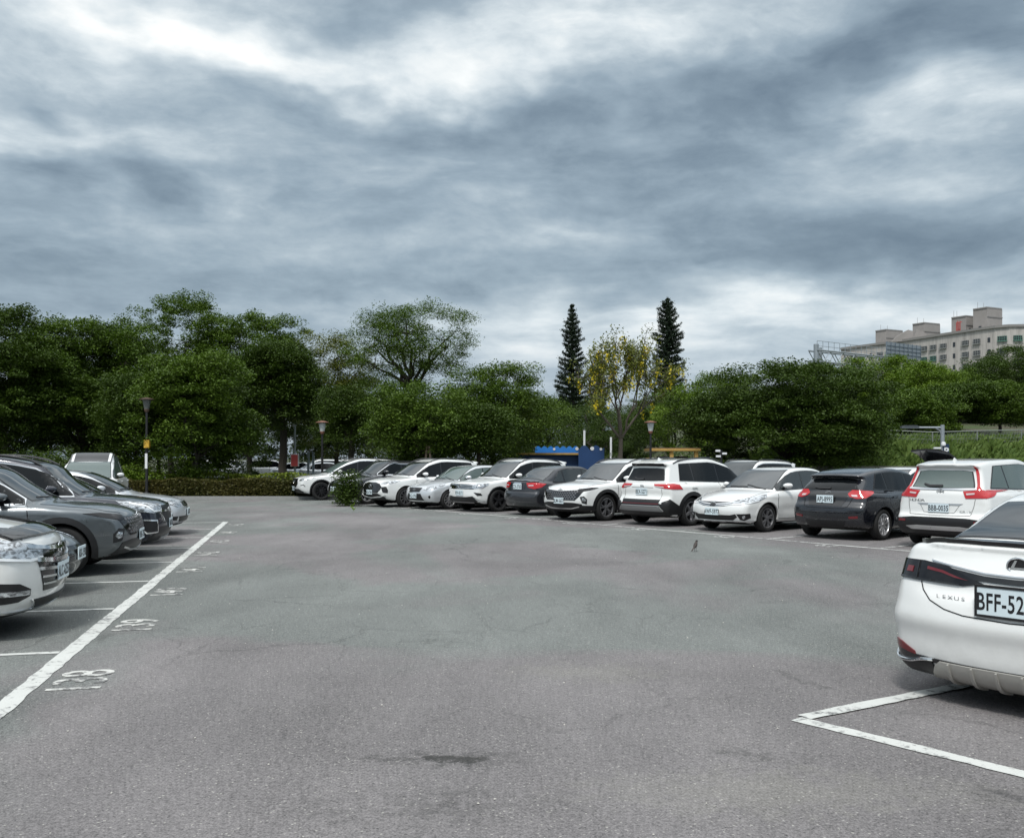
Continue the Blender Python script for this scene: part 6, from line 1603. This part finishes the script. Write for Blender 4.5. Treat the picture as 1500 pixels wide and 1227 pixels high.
def tower(px0, px1, pxm, ytop, Y, ybot):
    """rooftop block with a corner at pxm: left face and right face"""
    zt = HT(ytop, Y); zb = ZR-.5
    c0 = Vector((AT(pxm, Y), Y, 0)); k = Y/FPX
    dl = Vector((-.48, .87, 0)); dr = Vector((.90, .44, 0))
    wl = (pxm-px0)*k/.80; wr = (px1-pxm)*k/.72
    P = [c0, c0+dr*wr, c0+dr*wr+dl*wl, c0+dl*wl]
    m_ = MB(); m_.prism([(p.x-O.x, p.y-O.y) for p in P], zt-zb, off=zb); tw = m_.obj('roof_tower', CONC2, bld, smooth=False)
    m_ = MB(); q = [c0+(p-c0)*1.0+Vector((-.15, -.15, 0)) for p in P]; m_.prism([(p.x-O.x, p.y-O.y) for p in q], .35, off=zt); 
    for j in (.3, .7): m_.tube([P[3].lerp(P[2], j)-O+Vector((0, 0, zt)), P[3].lerp(P[2], j)-O+Vector((0, 0, zt+2.4))], .05, 4)
    m_.box((P[0]+P[1])/2-O+Vector((0, 0, zt-2.4)), (wr, .3, .3), math.atan2(dr.y, dr.x)); m_.obj('tower_cap', SLAB, tw, smooth=False)
    m_ = MB(); m_.box((P[0]+P[1])/2-O+Vector((0, 0, zb+2)), (.8, .2, 1.4), math.atan2(dr.y, dr.x)); m_.box((P[0]+P[3])/2-O+Vector((0, 0, zb+2)), (.8, .2, 1.2), math.atan2(dl.y, dl.x)); m_.obj('window', WIN, tw, smooth=False)
    return tw
t1 = tower(1428, 1470, 1446, 451, 262, 478); t2 = tower(1396, 1427, 1415, 463.5, 268, 483); t3 = tower(1338, 1378, 1354, 473.5, 285, 490); t4 = tower(1283, 1323, 1298, 483.5, 300, 505)
m_ = MB(); pr = Vector((AT(1401, 266), 266, 0))-O
for i in range(4): m_.tube([pr+Vector((i*.35, 0, ZR)), pr+Vector((i*.35, 0, ZR+3.4+.5*(i % 2)))], .12, 6)
m_.tube([pr+Vector((0, 0, ZR+3.4)), pr+Vector((1.6, 0, ZR+3.6))], .12, 6); m_.obj('roof_pipes', REDP, bld)
for (xa, xb, xc, yb_, yt_) in ((1303, 1334, 1327, 503, 484), (1334, 1362, 1340, 500, 483.5)):
    Yg = 284; m_ = MB(); pts = [(AT(xa, Yg)-O.x, ZR), (AT(xb, Yg)-O.x, ZR)]
    top = [(AT(xa+(xc-xa)*u, Yg)-O.x, ZR+(HT(yt_, Yg)-ZR)*(u**.7)) for u in (.25, .5, .75, 1)] if xc > (xa+xb)/2 else []
    top2 = [(AT(xc+(xb-xc)*u, Yg)-O.x, ZR+(HT(yt_, Yg)-ZR)*(1-u**1.6)) for u in (0, .25, .5, .75)] if xc < (xa+xb)/2 else [(AT(xb, Yg)-O.x, HT(yt_+2, Yg))]
    m_.prism(pts[:1]+top+top2+pts[1:], .5, Matrix.Translation((0, Yg-O.y, 0)).to_3x3() @ Matrix.Rotation(R(90), 3, 'X'), off=0)
    o = m_.obj('gable_parapet', CONC2, bld, smooth=False); o.location = (0, Yg-O.y-1.2, 0)
# ============================================================ highway sign gantry
STEEL = simple('galvanised steel', (.33, .36, .38), .45, .6, nscale=6); STEELD = simple('dark weathered steel', (.10, .115, .125), .6, .4)
P0 = Vector((AT(1197, 100), 100, 0)); P1 = Vector((AT(1345, 111), 111, 0)); gd = (P1-P0); GL = gd.length; gd.normalize(); gs = Vector((-gd.y, gd.x, 0))
gan = tag(empty('sign_gantry', P0), 'grey steel road sign gantry above the trees left of the apartment block', 'gantry')
m_ = MB()
for s_ in (0, 1.1):
    for z in (13.45, 12.2): m_.tube([gs*s_+Vector((0, 0, z)), gd*GL+gs*s_+Vector((0, 0, z))], .10, 6)
    nn_ = int(GL/1.1)
    for i in range(nn_): m_.tube([gd*(GL*i/nn_)+gs*s_+Vector((0, 0, 12.2 if i % 2 else 13.45)), gd*(GL*(i+1)/nn_)+gs*s_+Vector((0, 0, 13.45 if i % 2 else 12.2))], .05, 5)
m_.obj('truss', STEEL, gan)
m_ = MB(); m_.tube([(0, .3, 3), (0, .3, 14.1)], .28, 10); m_.obj('post', STEEL, gan)
m_ = MB(); q = gd*1.1; m_.tube([(q.x, q.y+1.2, 3), (q.x, q.y+1.2, 13.9)], .24, 10); m_.obj('post', STEEL, gan)
m_ = MB(); nn_ = 14
for i in range(nn_+1): p = gd*(GL*.72*i/nn_); m_.tube([p+Vector((0, 0, 13.5)), p+Vector((0, 0, 14.45))], .03, 4)
for z in (13.9, 14.45): m_.tube([Vector((0, 0, z)), gd*GL*.72+Vector((0, 0, z))], .028, 4)
m_.obj('railing', STEEL, gan)
m_ = MB(); c0 = gd*(GL*.64); c1 = gd*GL; mid = (c0+c1)/2; m_.box(mid+gs*-.25+Vector((0, 0, 14.35)), ((c1-c0).length, .08, 1.7), math.atan2(gd.y, gd.x)); pn = m_.obj('sign_back', simple('blue grey sign back', (.24, .27, .295), .5, .3, noise=.2, nscale=2), gan, smooth=False)
m_ = MB()
for i in range(9): p = c0.lerp(c1, i/8)-gs*.33; m_.box(p+Vector((0, 0, 14.35)), (.06, .06, 1.75), math.atan2(gd.y, gd.x))
for z in (13.9, 14.35, 14.8): m_.box(mid-gs*.33+Vector((0, 0, z)), ((c1-c0).length, .05, .05), math.atan2(gd.y, gd.x))
m_.obj('sign_frame', simple('dull sign frame steel', (.14, .175, .21), .6, .3), pn, smooth=False)
# ============================================================ wall, fences, poles, shelters
wallm = simple('stained low concrete wall', (.16, .155, .14), .9, noise=.35, nscale=2.5)
m_ = MB(); m_.box((26, 45.2, .62), (34, .25, 1.25)); m_.box((26, 45.2, 1.27), (34, .34, .08)); tag(m_.obj('low_wall', wallm, smooth=False), 'low stained wall at the foot of the grass bank', 'wall')
FE = simple('thin fence wire', (.20, .22, .20), .6, .3)
def wire_fence(pts, label, h=1.5, gapp=2.6):
    r0 = tag(empty('wire_fence', pts[0]), label, 'fence'); b0 = Vector(pts[0]); rail = MB()
    tops = []
    for a, b in zip(pts[:-1], pts[1:]):
        a, b = Vector(a), Vector(b); k = max(1, int((b-a).length/gapp))
        for i in range(k):
            p = a.lerp(b, i/k)-b0; p.z = float(hill_h(np.array(p.x+b0.x), np.array(p.y+b0.y)))-b0.z; q = MB(); q.tube([p, p+Vector((0, 0, h))], .035, 6); q.obj('post', FE, r0); tops.append(p+Vector((0, 0, h)))
    rail.tube(tops, .03, 5)
    for f in (.2, .4, .6, .8): rail.tube([p-Vector((0, 0, h*f)) for p in tops], .008, 3)
    for a, b in zip(tops[:-1], tops[1:]):
        n_ = 16
        for i in range(n_):
            rail.tube([a.lerp(b, i/n_), a.lerp(b, (i+2)/n_ if i < n_-1 else 1)-Vector((0, 0, h))], .006, 3, False); rail.tube([a.lerp(b, (i+2)/n_ if i < n_-1 else 1), a.lerp(b, i/n_)-Vector((0, 0, h))], .006, 3, False)
    rail.obj('wire_mesh', FE, r0)
wire_fence([(19.5, 52.5, 0), (23.5, 51.5, 0), (34, 52.5, 0), (46, 54, 0)], 'wire mesh fence running along the grass bank', 1.05)
# ---- P sign pole with camera arm
Yp = 40.; xp = AT(1380.5, Yp); ps = tag(empty('parking_sign_pole', (xp, Yp, 0)), 'grey pole with long arm and small blue P sign behind the right row', 'sign pole')
m_ = MB(); m_.tube([(0, 0, 0), (0, 0, HT(622, Yp))], .085, 10); m_.obj('pole', STEEL, ps)
m_ = MB(); za = HT(626, Yp); m_.tube([(0, 0, za), (-.35, 0, za), (-1.1, 0, za)], .04, 8); m_.tube([(0, 0, za-.45), (-.12, 0, za-.12), (-.35, 0, za)], .03, 6); ar = m_.obj('arm', STEEL, ps)
m_ = MB(); m_.box((-1.42, 0, za+.01), (.75, .22, .10)); m_.box((-1.42, 0, za+.075), (.6, .26, .03)); m_.obj('lamp_head', STEELD, ar, sharp=20)
m_ = MB(); m_.box((.11, -.10, HT(659, Yp)), (.26, .03, .52)); sg_ = m_.obj('parking_sign', simple('dark blue sign face', (.012, .03, .07), .4), ps, smooth=False)
text_mesh('sign_letter', 'P', .42, WHITEP, sg_, (.11, -.12, HT(661, Yp)), Matrix.Rotation(R(90), 3, 'X'), .003, 1, .01)
m_ = MB(); m_.lathe([(.0, -.09), (.08, -.08), (.10, 0), (.07, .08), (0, .09)], 12, Matrix.Identity(3)); o = m_.obj('junction_box', WHITEP, ps); o.location = (0, -.1, HT(650, Yp))
m_ = MB(); m_.box((-.25, -.05, HT(656, Yp)), (.30, .1, .07)); m_.obj('camera', WHITEP, ps, smooth=False)
# ---- street lamps with flat caps
TERR = simple('terracotta lamp cap', (.20, .09, .06), .7); LGL = simple('milky lamp glass', (.50, .53, .52), .2); BLK = simple('black painted pole', (.012, .012, .013), .5)
def lamp(px, ytop, Y, label, capm=TERR, box=False, gl=None):
    zt = HT(ytop, Y); r0 = tag(empty('street_lamp', (AT(px, Y), Y, 0)), label, 'street lamp', 'street lamps around the lot')
    m_ = MB(); m_.lathe([(.13, 0), (.13, .25), (.06, .32), (.05, zt-.62), (.07, zt-.60), (.07, zt-.55), (.04, zt-.5)], 12); m_.obj('pole', BLK, r0)
    m_ = MB(); m_.lathe([(.06, zt-.5), (.10, zt-.48), (.17, zt-.12), (.17, zt-.10), (0, zt-.10)], 10); m_.obj('lantern', gl or LGL, r0)
    m_ = MB(); m_.lathe([(.30, zt-.10), (.31, zt-.07), (.12, zt-.02), (.03, zt), (0, zt)], 12); m_.obj('lamp_cap', capm, r0)
    m_ = MB(); m_.lathe([(.075, zt-.60), (.11, zt-.50), (.06, zt-.44)], 10); m_.obj('lamp_collar', capm, r0)
    if box:
        m_ = MB(); m_.box((.05, -.10, HT(650, Y)), (.20, .16, .32)); m_.obj('warning_box', simple('yellow box', (.60, .36, .04), .5), r0, sharp=20)
        m_ = MB(); m_.box((0, -.062, HT(675, Y)), (.10, .012, .62)); m_.obj('paper_notice', WHITEP, r0, smooth=False)
lamp(953, 616, 43, 'street lamp with flat terracotta cap beside the yellow kiosk'); lamp(472, 616, 41.6, 'black street lamp above the side on white SUV'); lamp(215, 582, 37.9, 'street lamp with yellow box on its pole, behind the left row', capm=simple('lamp cap in painted shade', (.08, .05, .035), .7), box=True, gl=simple('lamp glass in painted shade', (.10, .11, .105), .2))  # last lamp: cap and lantern coloured darker to imitate standing in shade
# ---- grey pole and red sign box far left
Y = 50; r0 = tag(empty('red_sign_post', (AT(432, Y), Y, 0)), 'tall grey pole with red and white sign box beyond the hedge', 'sign post')
m_ = MB(); m_.tube([(0, 0, 0), (0, 0, HT(622, Y))], .055, 8); m_.obj('pole', STEEL, r0)
m_ = MB(); m_.box((.02, -.12, HT(674, Y)), (.36, .2, .62)); sb = m_.obj('sign_box', simple('faded red sign', (.36, .05, .05), .5), r0, sharp=20)
m_ = MB(); m_.box((.02, -.10, HT(674, Y)), (.42, .14, .68)); m_.obj('sign_frame', WHITEP, sb, sharp=20)
Y = 58; r0 = tag(empty('bollard_sign', (AT(455, Y), Y, 0)), 'pair of slim pale blue grey sign boards beyond the hedge', 'sign boards')
for dx in (-.12, .14): m_ = MB(); m_.box((dx, dx, 1.25), (.14, .05, 1.7)); m_.obj('board', simple('pale blue grey board', (.32, .38, .42), .5), r0, smooth=False)
# ---- blue shelter with wavy screen
NAVY = simple('navy painted panel', (.010, .045, .14), .55, noise=.2, nscale=3); BLUE = simple('bright blue painted panel', (.02, .19, .60), .5, noise=.15, nscale=4); YEL = simple('worn yellow roof edge', (.42, .26, .07), .7, noise=.3, nscale=5)
Y = 48.; xs0, xs1 = AT(756, Y), AT(861, Y); r0 = tag(empty('blue_shelter', (xs0, Y, 0)), 'low navy shelter with flat roof behind the dark grey sedan', 'shelter')
m_ = MB(); m_.box(((xs1-xs0)/2-.1, .9, .95), (xs1-xs0-.4, 1.8, 1.86)); m_.obj('wall', NAVY, r0, smooth=False)
m_ = MB(); m_.box(((xs1-xs0)/2, .8, 1.93), (xs1-xs0, 2.3, .10)); m_.obj('roof', YEL, r0, smooth=False)
def wavy(name, x0, x1, y, zb, zt, mat, label, nw, amp=.16, spots=()):
    m_ = MB(); pts = [(0, zb)]; N_ = 60
    for i in range(N_+1):
        u = i/N_; pts.append(((x1-x0)*u, zt-amp*(1-abs(math.sin(u*math.pi*nw)))**1.0))
    pts.append((x1-x0, zb)); m_.prism(pts, .10, Matrix.Rotation(R(90), 3, 'X')); o = m_.obj(name, mat, smooth=False); o.location = (x0, y, 0); tag(o, label, 'screen')
    for (sx_, sz_, sr) in spots:
        d = MB(); d.lathe([(0, 0), (sr, 0), (sr, .02), (0, .02)], 16, Matrix.Rotation(R(90), 3, 'X')); q = d.obj('white_disc', WHITEP, o); q.location = (sx_, -.11, sz_)
wavy('wavy_screen', AT(784, 50), AT(849, 50), 50.6, 1.4, HT(653, 50), BLUE, 'bright blue wavy topped screen above the shelter roof', 7, .13, ((2.4-.1, 2.22, .09), (1.05, 2.2, .07)))
wavy('wavy_screen', AT(848, 47), AT(886, 47), 47.4, 0, HT(652, 47), NAVY, 'tall navy wavy topped screen at the right end of the shelter', 2.2, .26, ((.70, 2.20, .10), (1.15, 2.17, .07)))
# ---- yellow kiosk
Y = 46.; x0, x1 = AT(952, Y), AT(1025, Y); r0 = tag(empty('payment_kiosk', (x0, Y, 0)), 'small open kiosk with yellow roof edge and posts behind the right row', 'kiosk')
m_ = MB(); m_.box(((x1-x0)/2, .9, HT(658.5, Y)), (x1-x0, 2.4, .12)); m_.obj('roof', YEL, r0, smooth=False)
m_ = MB(); m_.box(((x1-x0)/2, .9, HT(658.5, Y)+.075), (x1-x0-.1, 2.3, .05)); m_.obj('roof_sheet', simple('brown roof sheet', (.12, .08, .05), .8), r0, smooth=False)
for px in (983, 1019): m_ = MB(); m_.box((AT(px, Y)-x0, -.1, HT(659, Y)/2), (.18, .18, HT(659, Y)-.12)); m_.obj('post', YEL, r0, smooth=False)
m_ = MB(); m_.box(((x1-x0)/2+.2, 1.9, .9), (1.6, .1, 1.8)); m_.obj('back_panel', simple('dark kiosk interior', (.04, .04, .038), .8), r0, smooth=False)
for i, (px, mt, lb_) in enumerate(((949, YEL, 'yellow upright machine left of the kiosk'), (957, WHITEP, 'white box between two yellow machines'), (961, YEL, 'yellow machine just left of the kiosk post'), (966, WHITEP, 'white cabinet beside the kiosk'))):
    m_ = MB(); m_.box((0, 0, .85), (.20 if mt == YEL else .17, .2, 1.62)); m_.box((0, -.02, 1.69), (.24, .26, .05)); o = m_.obj('machine', mt, sharp=20); o.location = (AT(px, 44.8)+.02*i, 44.8+.25*(i % 2), 0); tag(o, lb_, 'machine')
# ---- pole with cameras behind the white wagon
Y = 42; r0 = tag(empty('camera_pole', (AT(1056, Y), Y, 0)), 'short dark pole with white cameras above the white wagon roof', 'camera pole')
m_ = MB(); m_.tube([(0, 0, 0), (0, 0, HT(659, Y))], .07, 8); m_.obj('pole', BLK, r0)
for dx, z in ((-.16, HT(660, Y)), (.14, HT(664, Y)), (-.14, HT(668, Y))): m_ = MB(); m_.box((dx, -.08, z), (.2, .12, .09)); m_.obj('camera', WHITEP, r0, sharp=20)
# ---- thin pale poles in the trees
for i, (px, yt, Y, lb_) in enumerate(((856, 630, 60, 'thin white pole right of the blue screen'), (895, 640, 62, 'thin white pole left of the flowering tree trunk'))):
    m_ = MB(); m_.tube([(0, 0, 0), (0, 0, HT(yt, Y))], .07, 8); o = m_.obj('pole', WHITEP); o.location = (AT(px, Y), Y, 0); tag(o, lb_, 'pole')
# ---- tree stakes
r0 = tag(empty('tree_stakes', (AT(627, 39.2), 39.2, 0)), 'pair of pale wooden stakes leaning together behind the silver white hatchback', 'stakes')
for sg in (-1, 1): m_ = MB(); m_.tube([(sg*.28, 0, 0), (sg*.04, 0, 2.25)], .045, 7); m_.obj('stake', simple('pale timber', (.30, .22, .16), .8), r0)
# ---- bird on the asphalt
g0 = G(1018.5, 808); rb_ = tag(empty('bird', (g0.x, g0.y, .006), R(55)), 'small dark bird standing on the asphalt', 'bird')
m_ = MB(); prof = [(-.085, .062, .004, .006), (-.05, .080, .016, .012), (-.02, .095, .030, .030), (.01, .118, .036, .036), (.035, .145, .030, .032), (.048, .168, .020, .022), (.056, .182, .021, .021), (.066, .190, .017, .016), (.076, .188, .006, .006), (.094, .184, .001, .001)]
V = []; nn_ = 12
for (x, z, ry, rz_) in prof:
    for k in range(nn_): a = 2*math.pi*k/nn_; V.append((x+math.sin(a)*rz_*.35*-1, math.cos(a)*ry, z+math.sin(a)*rz_))
F = [(i*nn_+k, i*nn_+(k+1) % nn_, (i+1)*nn_+(k+1) % nn_, (i+1)*nn_+k) for i in range(len(prof)-1) for k in range(nn_)]
m_.add(V, F+[tuple(range(nn_))[::-1], tuple((len(prof)-1)*nn_+k for k in range(nn_))])
m_.add([(-.07, -.012, .075), (-.07, .012, .075), (-.15, .018, .022), (-.15, -.018, .022), (-.07, 0, .066), (-.15, 0, .016)], [(0, 1, 2, 3), (1, 4, 5, 2), (4, 0, 3, 5), (0, 4, 1), (3, 2, 5)])
for sg in (-1, 1): m_.tube([(.005, sg*.014, .09), (.0, sg*.016, .045), (.008, sg*.018, .004)], [.007, .004, .003], 6); m_.tube([(.008, sg*.018, .004), (.030, sg*.022, .003)], [.003, .002], 4); m_.tube([(.008, sg*.018, .004), (-.01, sg*.016, .003)], [.003, .002], 4)
m_.obj('body', simple('dark brown grey plumage', (.05, .042, .038), .8, noise=.5, nscale=25), rb_)
m_ = MB(); m_.lathe([(0, -.012), (.0205, -.006), (.022, .004), (.014, .016), (0, .020)], 12); o = m_.obj('cap', simple('black plumage', (.006, .006, .006), .7), rb_); o.location = (.058, 0, .187)
